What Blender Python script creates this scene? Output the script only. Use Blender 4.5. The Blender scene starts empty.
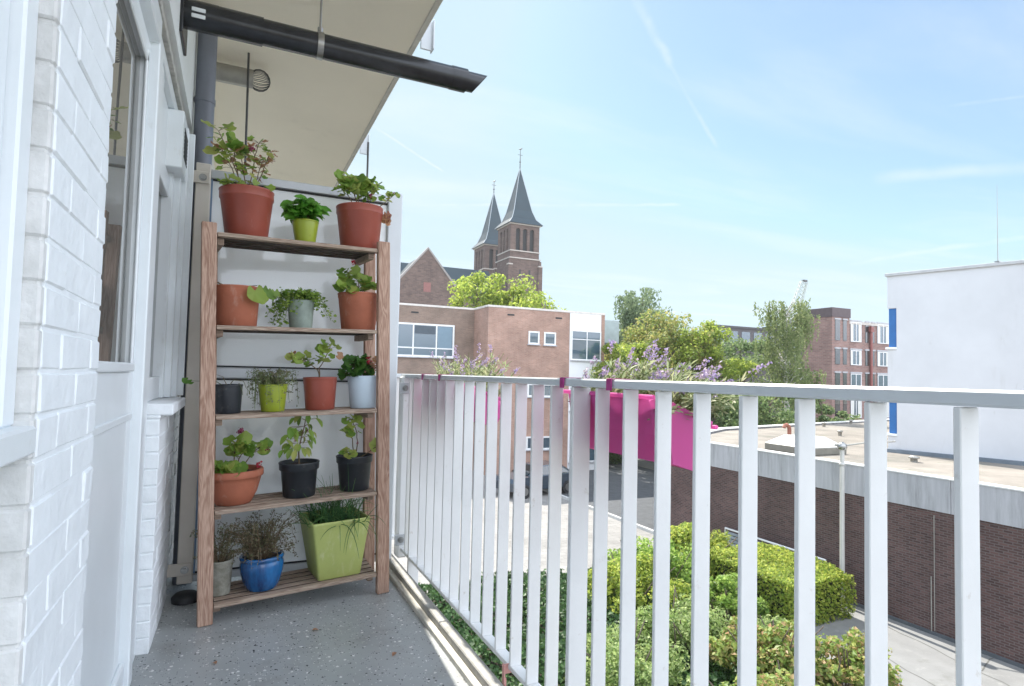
import bpy, math, random
from mathutils import Vector, Matrix, Euler, noise
rad = math.radians
SC = bpy.context.scene
COL = SC.collection
rnd = random.Random(7)
PI = math.pi
CAMZ = 1.07

# ------------------------------------------------------------------ mesh builder
class MB:
    def __init__(s): s.v = []; s.f = []; s.mi = []; s.sm = []
    def add(s, vs, fs, mi=0, smooth=False, M=None):
        o = len(s.v)
        if M is not None: vs = [M @ Vector(v) for v in vs]
        s.v += [tuple(v) for v in vs]
        for f in fs: s.f.append(tuple(o + i for i in f)); s.mi.append(mi); s.sm.append(smooth)
    def box(s, a, b, mi=0, M=None, ch=0.0):
        x0, x1 = sorted((a[0], b[0])); y0, y1 = sorted((a[1], b[1])); z0, z1 = sorted((a[2], b[2]))
        c = min(ch, (x1-x0)*.45, (y1-y0)*.45, (z1-z0)*.45)
        if c <= 0:
            vs = [(x0,y0,z0),(x1,y0,z0),(x1,y1,z0),(x0,y1,z0),(x0,y0,z1),(x1,y0,z1),(x1,y1,z1),(x0,y1,z1)]
            fs = [(0,3,2,1),(4,5,6,7),(0,1,5,4),(1,2,6,5),(2,3,7,6),(3,0,4,7)]
            s.add(vs, fs, mi, False, M); return
        vs = []; idx = {}
        X = (x0, x1); Y = (y0, y1); Z = (z0, z1)
        for i in (0,1):
            for j in (0,1):
                for k in (0,1):
                    sx, sy, sz = (1-2*i), (1-2*j), (1-2*k)
                    for ax in range(3):
                        p = [X[i]+sx*c, Y[j]+sy*c, Z[k]+sz*c]
                        p[ax] = (X[i], Y[j], Z[k])[ax]
                        idx[(i,j,k,ax)] = len(vs); vs.append(tuple(p))
        fs = []
        I = idx
        for i in (0,1):
            q = [I[(i,0,0,0)], I[(i,1,0,0)], I[(i,1,1,0)], I[(i,0,1,0)]]; fs.append(q if i else q[::-1])
            q = [I[(0,i,0,1)], I[(1,i,0,1)], I[(1,i,1,1)], I[(0,i,1,1)]]; fs.append(q[::-1] if i else q)
            q = [I[(0,0,i,2)], I[(1,0,i,2)], I[(1,1,i,2)], I[(0,1,i,2)]]; fs.append(q if i else q[::-1])
        for i in (0,1):
            for j in (0,1):
                q = [I[(i,j,0,0)], I[(i,j,1,0)], I[(i,j,1,1)], I[(i,j,0,1)]]; fs.append(q if (i+j)%2==0 else q[::-1])
                q = [I[(i,0,j,0)], I[(i,1,j,0)], I[(i,1,j,2)], I[(i,0,j,2)]]; fs.append(q[::-1] if (i+j)%2==0 else q)
                q = [I[(0,i,j,1)], I[(1,i,j,1)], I[(1,i,j,2)], I[(0,i,j,2)]]; fs.append(q if (i+j)%2==0 else q[::-1])
                for k in (0,1):
                    if i == 0: pass
        for i in (0,1):
            for j in (0,1):
                for k in (0,1):
                    q = [I[(i,j,k,0)], I[(i,j,k,1)], I[(i,j,k,2)]]
                    fs.append(q if (i+j+k)%2==1 else q[::-1])
        s.add(vs, fs, mi, False, M)
    def tube(s, pts, r, n=8, mi=0, cap=True, M=None, smooth=True):
        pts = [Vector(p) for p in pts]
        if not hasattr(r, '__len__'): r = [r]*len(pts)
        vs = []; up = Vector((0,0,1)); prev = None
        for i, p in enumerate(pts):
            d = (pts[min(i+1,len(pts)-1)] - pts[max(i-1,0)])
            if d.length < 1e-9: d = Vector((0,0,1))
            d.normalize()
            if prev is None:
                a = d.orthogonal().normalized()
            else:
                a = (prev - d*prev.dot(d))
                a = a.normalized() if a.length > 1e-6 else d.orthogonal().normalized()
            prev = a; b = d.cross(a)
            for k in range(n):
                t = 2*PI*k/n
                vs.append(p + (a*math.cos(t)+b*math.sin(t))*r[i])
        fs = []
        for i in range(len(pts)-1):
            for k in range(n):
                fs.append((i*n+k, i*n+(k+1)%n, (i+1)*n+(k+1)%n, (i+1)*n+k))
        s.add(vs, fs, mi, smooth, M)
        if cap:
            o = len(s.v)
            s.add(vs[:n], [tuple(range(n))[::-1]], mi, False, M)
            s.add(vs[-n:], [tuple(range(n))], mi, False, M)
    def lathe(s, prof, n=40, mi=0, M=None, c=(0,0,0)):
        vs = []; fs = []
        for (r, z) in prof:
            for k in range(n):
                t = 2*PI*k/n
                vs.append((c[0]+r*math.cos(t), c[1]+r*math.sin(t), c[2]+z))
        for i in range(len(prof)-1):
            for k in range(n):
                fs.append((i*n+k, i*n+(k+1)%n, (i+1)*n+(k+1)%n, (i+1)*n+k))
        s.add(vs, fs, mi, True, M)
    def prism(s, poly, z0, z1, mi=0, M=None):
        n = len(poly)
        a = sum(poly[i][0]*poly[(i+1)%n][1]-poly[(i+1)%n][0]*poly[i][1] for i in range(n))
        if a < 0: poly = poly[::-1]
        vs = [(p[0],p[1],z0) for p in poly]+[(p[0],p[1],z1) for p in poly]
        fs = [tuple(range(n))[::-1], tuple(range(n,2*n))]+[(i,(i+1)%n,n+(i+1)%n,n+i) for i in range(n)]
        s.add(vs, fs, mi, False, M)
    def quad(s, c, nrm, size, asp=.6, mi=0, roll=None):
        nrm = Vector(nrm).normalized(); a = nrm.orthogonal().normalized()
        t = rnd.uniform(0, 2*PI) if roll is None else roll
        b = nrm.cross(a); u = a*math.cos(t)+b*math.sin(t); w = nrm.cross(u)
        c = Vector(c); L = size; W = size*asp*.5
        s.v += [tuple(c-u*L*.5), tuple(c+w*W+nrm*size*.08), tuple(c+u*L*.5), tuple(c-w*W+nrm*size*.08)]
        o = len(s.v)-4
        s.f.append((o,o+1,o+2,o+3)); s.mi.append(mi); s.sm.append(False)
    def leaf(s, base, d, nrm, L, W, mi=0, shape='oval', fold=.12):
        d = Vector(d).normalized(); nrm = Vector(nrm); nrm = nrm - d*nrm.dot(d)
        nrm = nrm.normalized() if nrm.length > 1e-5 else d.orthogonal().normalized()
        w = d.cross(nrm); base = Vector(base); o = len(s.v)
        if shape == 'oval':
            P = [(0,0),(.25,.38),(.55,.5),(.85,.28),(1,0),(.85,-.28),(.55,-.5),(.25,-.38)]
            for (a, b) in P:
                s.v.append(tuple(base + d*L*a + w*W*b + nrm*(abs(b)*W*fold*2 - a*a*L*fold)))
            s.v.append(tuple(base + d*L*.5 - nrm*L*.03)); m = o+8
            for i in range(8):
                s.f.append((o+i, o+(i+1)%8, m)); s.mi.append(mi); s.sm.append(True)
        else:      # round, lobed
            n = 20; m = o
            s.v.append(tuple(base+nrm*(-.04*L)))
            for k in range(n):
                t = -PI + 2*PI*(k+.5)/n
                rr = .5*(1+.13*math.cos(5*t))*(1+.05*math.cos(15*t))
                if abs(t) > 2.75: rr *= .45
                q = base + d*(L*(rr*math.cos(t)+.12)) + w*(W*rr*math.sin(t)) + nrm*(L*.10*math.cos(5*t)*.5 + L*fold*.9*rr)
                s.v.append(tuple(q))
            for k in range(n):
                s.f.append((m, m+1+k, m+1+(k+1)%n)); s.mi.append(mi); s.sm.append(True)
    def build(s, name, mats, parent=None, world=None):
        me = bpy.data.meshes.new(name); me.from_pydata(s.v, [], s.f)
        if not isinstance(mats, (list, tuple)): mats = [mats]
        for m in mats: me.materials.append(m)
        me.polygons.foreach_set('material_index', s.mi); me.polygons.foreach_set('use_smooth', s.sm)
        me.update()
        o = bpy.data.objects.new(name, me); COL.objects.link(o)
        if parent is not None: o.parent = parent
        return o

def tag(o, label=None, cat=None, group=None, kind=None):
    if label: o['label'] = label
    if cat: o['category'] = cat
    if group: o['group'] = group
    if kind: o['kind'] = kind
    return o
def empty(name, loc=(0,0,0), M=None, **k):
    o = bpy.data.objects.new(name, None); COL.objects.link(o)
    if M is not None: o.matrix_world = M
    else: o.location = loc
    o.empty_display_size = .05
    if k: tag(o, **k)
    return o
def structure(name, mb, m):
    o = mb.build(name, m); o['kind'] = 'structure'; return o

# ------------------------------------------------------------------ camera
F, YAW, PITCH, ROLL, CY = 600, 24.7, 2.55, 1.35, 349
cam = bpy.data.cameras.new('camera'); co = bpy.data.objects.new('camera', cam); COL.objects.link(co)
RM = Matrix.Rotation(rad(-YAW),3,'Z') @ Matrix.Rotation(PI/2+rad(PITCH),3,'X') @ Matrix.Rotation(rad(ROLL),3,'Z')
co.matrix_world = Matrix.Translation((0,0,CAMZ)) @ RM.to_4x4()
cam.sensor_width = 36; cam.lens = 36*F/1024; cam.shift_y = (CY-343)/1024; cam.clip_end = 20000; cam.clip_start = .02
SC.camera = co
CP = Vector((0,0,CAMZ))
def ray(x, y): return RM @ Vector(((x-512)/F, (CY-y)/F, -1))
def hit(x, y, ax, v):            # the place on the plane axis=v seen at a photo position
    d = ray(x, y); return CP + d*((v-CP[ax])/d[ax])
def at(x, y, dep):
    d = ray(x, y); return CP + d*(dep/d.dot(RM @ Vector((0,0,-1))))

# ------------------------------------------------------------------ materials
def nodes(m):
    m.use_nodes = True; nt = m.node_tree
    return nt, nt.nodes, nt.links
def setb(b, name, val):
    if name in b.inputs: b.inputs[name].default_value = val
def mk(name, col, rough=.6, var=.12, scale=4, detail=5, bump=0, bscale=60, spec=.5, metal=0, col2=None, stretch=None, world=False, coat=0):
    m = bpy.data.materials.new(name); nt, N, L = nodes(m); b = N['Principled BSDF']
    setb(b,'Roughness',rough); setb(b,'Metallic',metal); setb(b,'Specular IOR Level',spec); setb(b,'Coat Weight',coat)
    tc = N.new('ShaderNodeTexCoord'); mp = N.new('ShaderNodeMapping')
    if world:
        g = N.new('ShaderNodeNewGeometry'); L.new(g.outputs['Position'], mp.inputs['Vector'])
    else: L.new(tc.outputs['Object'], mp.inputs['Vector'])
    if stretch: mp.inputs['Scale'].default_value = stretch
    n = N.new('ShaderNodeTexNoise'); n.inputs['Scale'].default_value = scale; n.inputs['Detail'].default_value = detail
    n.inputs['Roughness'].default_value = .65
    L.new(mp.outputs[0], n.inputs['Vector'])
    cr = N.new('ShaderNodeValToRGB'); e = cr.color_ramp.elements
    c2 = col2 or tuple(min(1, c*(1+var)) for c in col); c1 = tuple(c*(1-var) for c in col)
    e[0].position = .32; e[1].position = .68
    e[0].color = (*c1, 1); e[1].color = (*c2, 1)
    L.new(n.outputs['Fac'], cr.inputs['Fac']); L.new(cr.outputs['Color'], b.inputs['Base Color'])
    if bump:
        n2 = N.new('ShaderNodeTexNoise'); n2.inputs['Scale'].default_value = bscale; n2.inputs['Detail'].default_value = 4
        L.new(mp.outputs[0], n2.inputs['Vector'])
        bp = N.new('ShaderNodeBump'); bp.inputs['Strength'].default_value = bump; bp.inputs['Distance'].default_value = .004
        L.new(n2.outputs['Fac'], bp.inputs['Height']); L.new(bp.outputs[0], b.inputs['Normal'])
    return m
def brickmat(name, c1, c2, mortar, bw=.22, bh=.068, ms=.011, rough=.85, bump=.5, stain=None, dist=.01):
    m = bpy.data.materials.new(name); nt, N, L = nodes(m); b = N['Principled BSDF']; setb(b,'Roughness',rough)
    setb(b,'Specular IOR Level',.25)
    g = N.new('ShaderNodeNewGeometry'); sp = N.new('ShaderNodeSeparateXYZ'); L.new(g.outputs['Position'], sp.inputs[0])
    ad = N.new('ShaderNodeMath'); ad.operation = 'ADD'; L.new(sp.outputs[0], ad.inputs[0]); L.new(sp.outputs[1], ad.inputs[1])
    cb = N.new('ShaderNodeCombineXYZ'); L.new(ad.outputs[0], cb.inputs[0]); L.new(sp.outputs[2], cb.inputs[1])
    br = N.new('ShaderNodeTexBrick'); L.new(cb.outputs[0], br.inputs['Vector'])
    br.inputs['Scale'].default_value = 1; br.inputs['Brick Width'].default_value = bw; br.inputs['Row Height'].default_value = bh
    br.inputs['Mortar Size'].default_value = ms; br.inputs['Mortar Smooth'].default_value = .2; br.inputs['Bias'].default_value = 0
    br.inputs['Color1'].default_value = (*c1,1); br.inputs['Color2'].default_value = (*c2,1); br.inputs['Mortar'].default_value = (*mortar,1)
    n = N.new('ShaderNodeTexNoise'); n.inputs['Scale'].default_value = .8; n.inputs['Detail'].default_value = 7; n.inputs['Roughness'].default_value = .7
    L.new(g.outputs['Position'], n.inputs['Vector'])
    mr = N.new('ShaderNodeMapRange'); mr.inputs['From Min'].default_value = .3; mr.inputs['From Max'].default_value = .7
    mr.inputs['To Min'].default_value = .75; mr.inputs['To Max'].default_value = 1.2; L.new(n.outputs['Fac'], mr.inputs['Value'])
    mx = N.new('ShaderNodeVectorMath'); mx.operation = 'SCALE'; L.new(br.outputs['Color'], mx.inputs[0]); L.new(mr.outputs[0], mx.inputs['Scale'])
    L.new(mx.outputs[0], b.inputs['Base Color'])
    bp = N.new('ShaderNodeBump'); bp.inputs['Strength'].default_value = bump; bp.inputs['Distance'].default_value = dist
    inv = N.new('ShaderNodeMath'); inv.operation = 'SUBTRACT'; inv.inputs[0].default_value = 1; L.new(br.outputs['Fac'], inv.inputs[1])
    L.new(inv.outputs[0], bp.inputs['Height']); L.new(bp.outputs[0], b.inputs['Normal'])
    return m
def leafmat(name, cols, transl=.4, rough=.5, spec=.35):
    m = bpy.data.materials.new(name); nt, N, L = nodes(m); b = N['Principled BSDF']
    setb(b,'Roughness',rough); setb(b,'Specular IOR Level',spec)
    g = N.new('ShaderNodeNewGeometry'); cr = N.new('ShaderNodeValToRGB'); cr.color_ramp.interpolation = 'LINEAR'
    el = cr.color_ramp.elements
    while len(el) < len(cols): el.new(.5)
    for i, c in enumerate(cols): el[i].position = i/(len(cols)-1); el[i].color = (*c, 1)
    L.new(g.outputs['Random Per Island'], cr.inputs['Fac'])
    L.new(cr.outputs['Color'], b.inputs['Base Color'])
    tr = N.new('ShaderNodeBsdfTranslucent')
    hs = N.new('ShaderNodeHueSaturation'); hs.inputs['Value'].default_value = 1.5; hs.inputs['Saturation'].default_value = .92; hs.inputs['Hue'].default_value = .49
    L.new(cr.outputs['Color'], hs.inputs['Color']); L.new(hs.outputs[0], tr.inputs['Color'])
    mx = N.new('ShaderNodeMixShader'); mx.inputs[0].default_value = transl
    L.new(b.outputs[0], mx.inputs[1]); L.new(tr.outputs[0], mx.inputs[2]); L.new(mx.outputs[0], N['Material Output'].inputs['Surface'])
    return m
def transmat(name, col, t=.5, rough=.35, tcol=None):
    m = bpy.data.materials.new(name); nt, N, L = nodes(m); b = N['Principled BSDF']
    b.inputs['Base Color'].default_value = (*col,1); setb(b,'Roughness',rough)
    tr = N.new('ShaderNodeBsdfTranslucent'); tr.inputs['Color'].default_value = (*(tcol or col),1)
    mx = N.new('ShaderNodeMixShader'); mx.inputs[0].default_value = t
    L.new(b.outputs[0], mx.inputs[1]); L.new(tr.outputs[0], mx.inputs[2]); L.new(mx.outputs[0], N['Material Output'].inputs['Surface'])
    return m

M = {}
M['white'] = mk('white_gloss_paint', (.78,.82,.84), .3, .04, 3, bump=.08, bscale=90)
WB = M['white_brick'] = mk('white_masonry_paint', (.80,.83,.85), .6, .04, 9, bump=1.0, bscale=24)
M['mortar_grime'] = mk('grimy_painted_mortar', (.42,.40,.37), .8, .3, 22, bump=.8, bscale=90)
M['render_white'] = mk('painted_render', (.74,.77,.77), .6, .04, 2, bump=.3, bscale=120)
M['ledge'] = mk('weathered_ledge', (.44,.43,.40), .8, .25, 25, bump=.6, bscale=120)
M['rail'] = mk('white_railing_paint', (.76,.77,.77), .28, .05, 2.5, bump=.12, bscale=45)
for n_ in WB.node_tree.nodes:
    if n_.type == 'BUMP': n_.inputs['Distance'].default_value = .005
def freckle(m, c, lo, hi, scale, amount, stretch=(1,1,1)):
    nt = m.node_tree; N, L = nt.nodes, nt.links; b = N['Principled BSDF']; src = b.inputs['Base Color'].links[0].from_socket
    g = N.new('ShaderNodeNewGeometry'); mp = N.new('ShaderNodeMapping'); mp.inputs['Scale'].default_value = stretch; L.new(g.outputs['Position'], mp.inputs['Vector'])
    n = N.new('ShaderNodeTexNoise'); n.inputs['Scale'].default_value = scale; n.inputs['Detail'].default_value = 6; n.inputs['Roughness'].default_value = .7; L.new(mp.outputs[0], n.inputs['Vector'])
    r_ = N.new('ShaderNodeMapRange'); r_.inputs['From Min'].default_value = lo; r_.inputs['From Max'].default_value = hi; r_.inputs['To Max'].default_value = amount; L.new(n.outputs['Fac'], r_.inputs['Value'])
    mx = N.new('ShaderNodeMix'); mx.data_type = 'RGBA'; L.new(r_.outputs[0], mx.inputs[0]); L.new(src, mx.inputs[6]); mx.inputs[7].default_value = (*c,1); L.new(mx.outputs[2], b.inputs['Base Color'])
freckle(M['rail'], (.40,.34,.26), .64, .76, 26, .6)
freckle(M['white'], (.45,.43,.38), .62, .78, 18, .4, (1,1,.4))
freckle(M['white_brick'], (.50,.48,.43), .64, .80, 12, .35)
M['railtop'] = mk('grey_white_handrail', (.62,.66,.69), .3, .04, 2.5)
M['beige'] = mk('beige_steel_paint', (.62,.57,.50), .45, .06, 5)
M['cream'] = mk('cream_soffit_paint', (.88,.81,.68), .7, .035, 1.2, bump=.15, bscale=40)
M['soffit_edge'] = mk('soffit_edge_concrete', (.60,.57,.52), .8, .1, 8)
M['black_pipe'] = mk('black_flue_plastic', (.022,.024,.028), .22, .2, 12)
M['grey_pvc'] = mk('grey_pvc', (.16,.175,.21), .4, .08, 6)
M['zinc'] = mk('weathered_zinc', (.36,.35,.32), .5, .12, 14, metal=.5)
M['steel'] = mk('steel', (.35,.35,.34), .35, .15, 20, metal=.9)
M['wire'] = mk('dark_wire', (.10,.10,.10), .5, .1, 20, metal=.6)
M['black'] = mk('black_rubber', (.02,.02,.022), .6, .2, 20)
M['opal'] = transmat('opal_panel', (.90,.92,.92), .2, .3, (.93,.95,.96)); _ob = M['opal'].node_tree.nodes['Principled BSDF']; setb(_ob,'Coat Weight',1.0); setb(_ob,'Coat Roughness',.06); setb(_ob,'Coat IOR',1.6)
M['alu'] = mk('aluminium_rail', (.50,.52,.54), .4, .05, 8, metal=.3)
M['terracotta'] = mk('terracotta_plastic', (.30,.072,.048), .36, .08, 9)
M['terracotta2'] = mk('orange_terracotta', (.36,.115,.062), .7, .1, 12, bump=.2, bscale=80)
M['lime'] = mk('lime_glaze', (.28,.34,.03), .3, .1, 6)
M['lime2'] = mk('lime_stone_pot', (.40,.45,.14), .55, .06, 9, bump=.1, bscale=90)
M['greypot'] = mk('grey_green_pot', (.25,.30,.26), .7, .18, 16, bump=.2)
M['oldpot'] = mk('mossy_clay_pot', (.28,.27,.21), .85, .3, 22, col2=(.36,.35,.30), bump=.5, bscale=90)
M['blackpot'] = mk('black_plastic', (.022,.026,.032), .4, .2, 10)
M['bluepot'] = mk('pale_blue_plastic', (.52,.62,.70), .42, .04, 8)
M['blueglaze'] = mk('blue_glaze', (.006,.05,.22), .16, .5, 16, col2=(.012,.16,.42), coat=.6, stretch=(1,1,.25))
M['soil'] = mk('potting_soil', (.045,.032,.022), .95, .4, 60, bump=1, bscale=140)
M['stem'] = mk('woody_stem', (.17,.12,.07), .8, .25, 30)
M['gstem'] = mk('green_stem', (.16,.22,.06), .6, .25, 30)
M['ger'] = leafmat('geranium_leaf', [(.14,.27,.045),(.22,.36,.06),(.32,.43,.09),(.42,.44,.12),(.15,.28,.055)], .4)
M['gerdark'] = leafmat('dark_geranium_leaf', [(.03,.10,.02),(.06,.16,.03),(.10,.22,.04),(.05,.13,.03)], .35)
M['basil'] = leafmat('basil_leaf', [(.07,.24,.025),(.12,.33,.04),(.18,.42,.06)], .38, .4)
M['herb'] = leafmat('herb_leaf', [(.09,.19,.03),(.18,.30,.05),(.28,.38,.07),(.10,.22,.04)], .4)
M['thyme'] = leafmat('grey_herb_leaf', [(.10,.13,.06),(.18,.20,.10),(.22,.19,.13),(.13,.16,.08)], .3)
M['dry'] = leafmat('dry_herb', [(.10,.09,.05),(.17,.14,.09),(.14,.15,.07),(.07,.06,.04)], .2)
M['dead'] = leafmat('dead_leaf', [(.36,.20,.09),(.45,.25,.14),(.30,.12,.08)], .4)
M['chive'] = leafmat('chive_blade', [(.05,.14,.05),(.09,.21,.07),(.13,.27,.08)], .3)
M['red'] = leafmat('red_petal', [(.45,.02,.03),(.30,.02,.03),(.55,.06,.08)], .35)
M['pinkp'] = leafmat('purple_pink_petal', [(.30,.03,.10),(.20,.03,.07),(.55,.20,.28)], .35)
M['lav'] = leafmat('lavender_flower', [(.26,.20,.38),(.36,.28,.48),(.46,.34,.44),(.32,.27,.30)], .35)
M['lavleaf'] = leafmat('lavender_leaf', [(.24,.30,.16),(.34,.40,.22),(.42,.42,.24),(.22,.28,.12)], .35)
M['pink'] = transmat('pink_translucent_plastic', (.74,.16,.48), .58, .35, (.97,.38,.70))
M['pinkclip'] = transmat('pink_hook_plastic', (.50,.06,.28), .25, .35)
M['coral'] = mk('faded_pink_clip', (.70,.36,.33), .5, .05, 5)

def woodmat(name, c1, c2, stretch, scale=14):
    m = bpy.data.materials.new(name); nt, N, L = nodes(m); b = N['Principled BSDF']; setb(b,'Roughness',.75); setb(b,'Specular IOR Level',.25)
    tc = N.new('ShaderNodeTexCoord'); mp = N.new('ShaderNodeMapping'); L.new(tc.outputs['Object'], mp.inputs['Vector']); mp.inputs['Scale'].default_value = stretch
    n0 = N.new('ShaderNodeTexNoise'); n0.inputs['Scale'].default_value = 3.2; n0.inputs['Detail'].default_value = 2; n0.inputs['Distortion'].default_value = .6
    L.new(mp.outputs[0], n0.inputs['Vector'])
    ml = N.new('ShaderNodeMath'); ml.operation = 'MULTIPLY'; ml.inputs[1].default_value = scale; L.new(n0.outputs['Fac'], ml.inputs[0])
    sn = N.new('ShaderNodeMath'); sn.operation = 'SINE'; ml2 = N.new('ShaderNodeMath'); ml2.operation = 'MULTIPLY'; ml2.inputs[1].default_value = 6.28
    L.new(ml.outputs[0], ml2.inputs[0]); L.new(ml2.outputs[0], sn.inputs[0])
    n1 = N.new('ShaderNodeTexNoise'); n1.inputs['Scale'].default_value = 30; n1.inputs['Detail'].default_value = 6; L.new(mp.outputs[0], n1.inputs['Vector'])
    ad = N.new('ShaderNodeMath'); ad.operation = 'MULTIPLY_ADD'; ad.inputs[1].default_value = .18; L.new(sn.outputs[0], ad.inputs[0]); L.new(n1.outputs['Fac'], ad.inputs[2])
    cr = N.new('ShaderNodeValToRGB'); cr.color_ramp.elements[0].position = .25; cr.color_ramp.elements[1].position = .75
    cr.color_ramp.elements[0].color = (*c1,1); cr.color_ramp.elements[1].color = (*c2,1)
    L.new(ad.outputs[0], cr.inputs['Fac']); 
    kn = N.new('ShaderNodeTexVoronoi'); kn.inputs['Scale'].default_value = 2.4; mp2 = N.new('ShaderNodeMapping'); mp2.inputs['Scale'].default_value = tuple(max(.9, s*.35) for s in stretch)
    L.new(tc.outputs['Object'], mp2.inputs['Vector']); L.new(mp2.outputs[0], kn.inputs['Vector'])
    kr = N.new('ShaderNodeMapRange'); kr.inputs['From Min'].default_value = .03; kr.inputs['From Max'].default_value = .07; kr.inputs['To Min'].default_value = .4; kr.inputs['To Max'].default_value = 1
    L.new(kn.outputs['Distance'], kr.inputs['Value'])
    vm = N.new('ShaderNodeVectorMath'); vm.operation = 'SCALE'; L.new(cr.outputs['Color'], vm.inputs[0]); L.new(kr.outputs[0], vm.inputs['Scale'])
    L.new(vm.outputs[0], b.inputs['Base Color'])
    bp = N.new('ShaderNodeBump'); bp.inputs['Strength'].default_value = .4; bp.inputs['Distance'].default_value = .002; L.new(ad.outputs[0], bp.inputs['Height']); L.new(bp.outputs[0], b.inputs['Normal'])
    return m
M['wood_v'] = woodmat('pine_leg', (.29,.17,.12), (.49,.335,.255), (9,9,.8), 9)
M['wood_h'] = woodmat('weathered_pine_slat', (.22,.155,.115), (.42,.33,.26), (.8,14,14), 8)

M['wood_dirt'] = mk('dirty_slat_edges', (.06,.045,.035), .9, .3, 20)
def glassmat(name, tint=(.02,.024,.026), rough=.02):
    m = bpy.data.materials.new(name); nt, N, L = nodes(m); b = N['Principled BSDF']
    b.inputs['Base Color'].default_value = (*tint,1); setb(b,'Roughness',rough); setb(b,'IOR',1.75); setb(b,'Specular IOR Level',.8)
    n = N.new('ShaderNodeTexNoise'); n.inputs['Scale'].default_value = 1.3; tc = N.new('ShaderNodeTexCoord'); L.new(tc.outputs['Object'], n.inputs['Vector'])
    bp = N.new('ShaderNodeBump'); bp.inputs['Strength'].default_value = .05; bp.inputs['Distance'].default_value = .02; L.new(n.outputs['Fac'], bp.inputs['Height']); L.new(bp.outputs[0], b.inputs['Normal'])
    return m
M['glass'] = glassmat('window_glass')
M['doorglass'] = glassmat('door_glass', (.15,.145,.13), .01); 
setb(M['doorglass'].node_tree.nodes['Principled BSDF'], 'IOR', 2.3)
M['glassblue'] = glassmat('far_window_glass', (.05,.09,.12), .04)
M['curtain'] = mk('net_curtain', (.62,.62,.58), .9, .15, 3, stretch=(8,8,.4))

freckle(M['lime2'], (.62,.62,.42), .55, .75, 30, .5, (1,1,.35)); freckle(M['terracotta'], (.50,.36,.30), .60, .8, 22, .35, (1,1,.5))
freckle(M['terracotta2'], (.55,.42,.34), .56, .78, 20, .45, (1,1,.5)); freckle(M['blackpot'], (.16,.15,.13), .58, .8, 26, .5); freckle(M['lime'], (.16,.17,.05), .58, .72, 40, .5)
freckle(M['cream'], (.55,.50,.42), .60, .80, 2.2, .35); freckle(M['cream'], (.30,.27,.23), .74, .80, 30, .5)
# floor terrazzo
def terrazzo():
    m = bpy.data.materials.new('speckled_floor_coating'); nt, N, L = nodes(m); b = N['Principled BSDF']; setb(b,'Roughness',.38); setb(b,'Specular IOR Level',.5)
    g = N.new('ShaderNodeNewGeometry')
    n = N.new('ShaderNodeTexNoise'); n.inputs['Scale'].default_value = 3; n.inputs['Detail'].default_value = 6; L.new(g.outputs['Position'], n.inputs['Vector'])
    cr = N.new('ShaderNodeValToRGB'); cr.color_ramp.elements[0].position = .3; cr.color_ramp.elements[1].position = .7
    cr.color_ramp.elements[0].color = (.29,.305,.305,1); cr.color_ramp.elements[1].color = (.355,.37,.37,1); L.new(n.outputs['Fac'], cr.inputs['Fac'])
    last = cr.outputs['Color']
    for sc, thr, keep, c in ((58,.40,.09,(.66,.66,.64)),(75,.40,.08,(.02,.022,.025)),(130,.42,.12,(.58,.58,.56)),(36,.30,.06,(.66,.65,.62)),(140,.40,.10,(.04,.04,.045)),(44,.32,.03,(.03,.03,.035))):
        v = N.new('ShaderNodeTexVoronoi'); v.inputs['Scale'].default_value = sc; L.new(g.outputs['Position'], v.inputs['Vector'])
        sp = N.new('ShaderNodeSeparateColor'); L.new(v.outputs['Color'], sp.inputs[0])
        a = N.new('ShaderNodeMath'); a.operation = 'LESS_THAN'; a.inputs[1].default_value = thr
        nd = N.new('ShaderNodeTexNoise'); nd.inputs['Scale'].default_value = sc*2.2; L.new(g.outputs['Position'], nd.inputs['Vector'])
        ad = N.new('ShaderNodeMath'); ad.operation = 'MULTIPLY_ADD'; ad.inputs[1].default_value = .5; L.new(nd.outputs['Fac'], ad.inputs[0]); L.new(v.outputs['Distance'], ad.inputs[2])
        sb = N.new('ShaderNodeMath'); sb.operation = 'SUBTRACT'; sb.inputs[1].default_value = .15; L.new(ad.outputs[0], sb.inputs[0]); L.new(sb.outputs[0], a.inputs[0])
        k = N.new('ShaderNodeMath'); k.operation = 'LESS_THAN'; k.inputs[1].default_value = keep; L.new(sp.outputs[0], k.inputs[0])
        mu = N.new('ShaderNodeMath'); mu.operation = 'MULTIPLY'; L.new(a.outputs[0], mu.inputs[0]); L.new(k.outputs[0], mu.inputs[1])
        mx = N.new('ShaderNodeMix'); mx.data_type = 'RGBA'; mx.clamp_factor = True; L.new(mu.outputs[0], mx.inputs[0]); L.new(last, mx.inputs[6]); mx.inputs[7].default_value = (*c,1)
        last = mx.outputs[2]
    L.new(last, b.inputs['Base Color'])
    return m
M['floor'] = terrazzo()
freckle(M['floor'], (.15,.135,.11), .52, .78, 3.5, .55); freckle(M['floor'], (.42,.42,.40), .60, .75, 6, .25)
M['kerb'] = mk('balcony_kerb_concrete', (.36,.35,.32), .85, .2, 18, bump=.6, bscale=90)
M['kerb_pale'] = mk('pale_balcony_ledge', (.60,.57,.50), .8, .15, 12, bump=.4, bscale=90)

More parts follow.
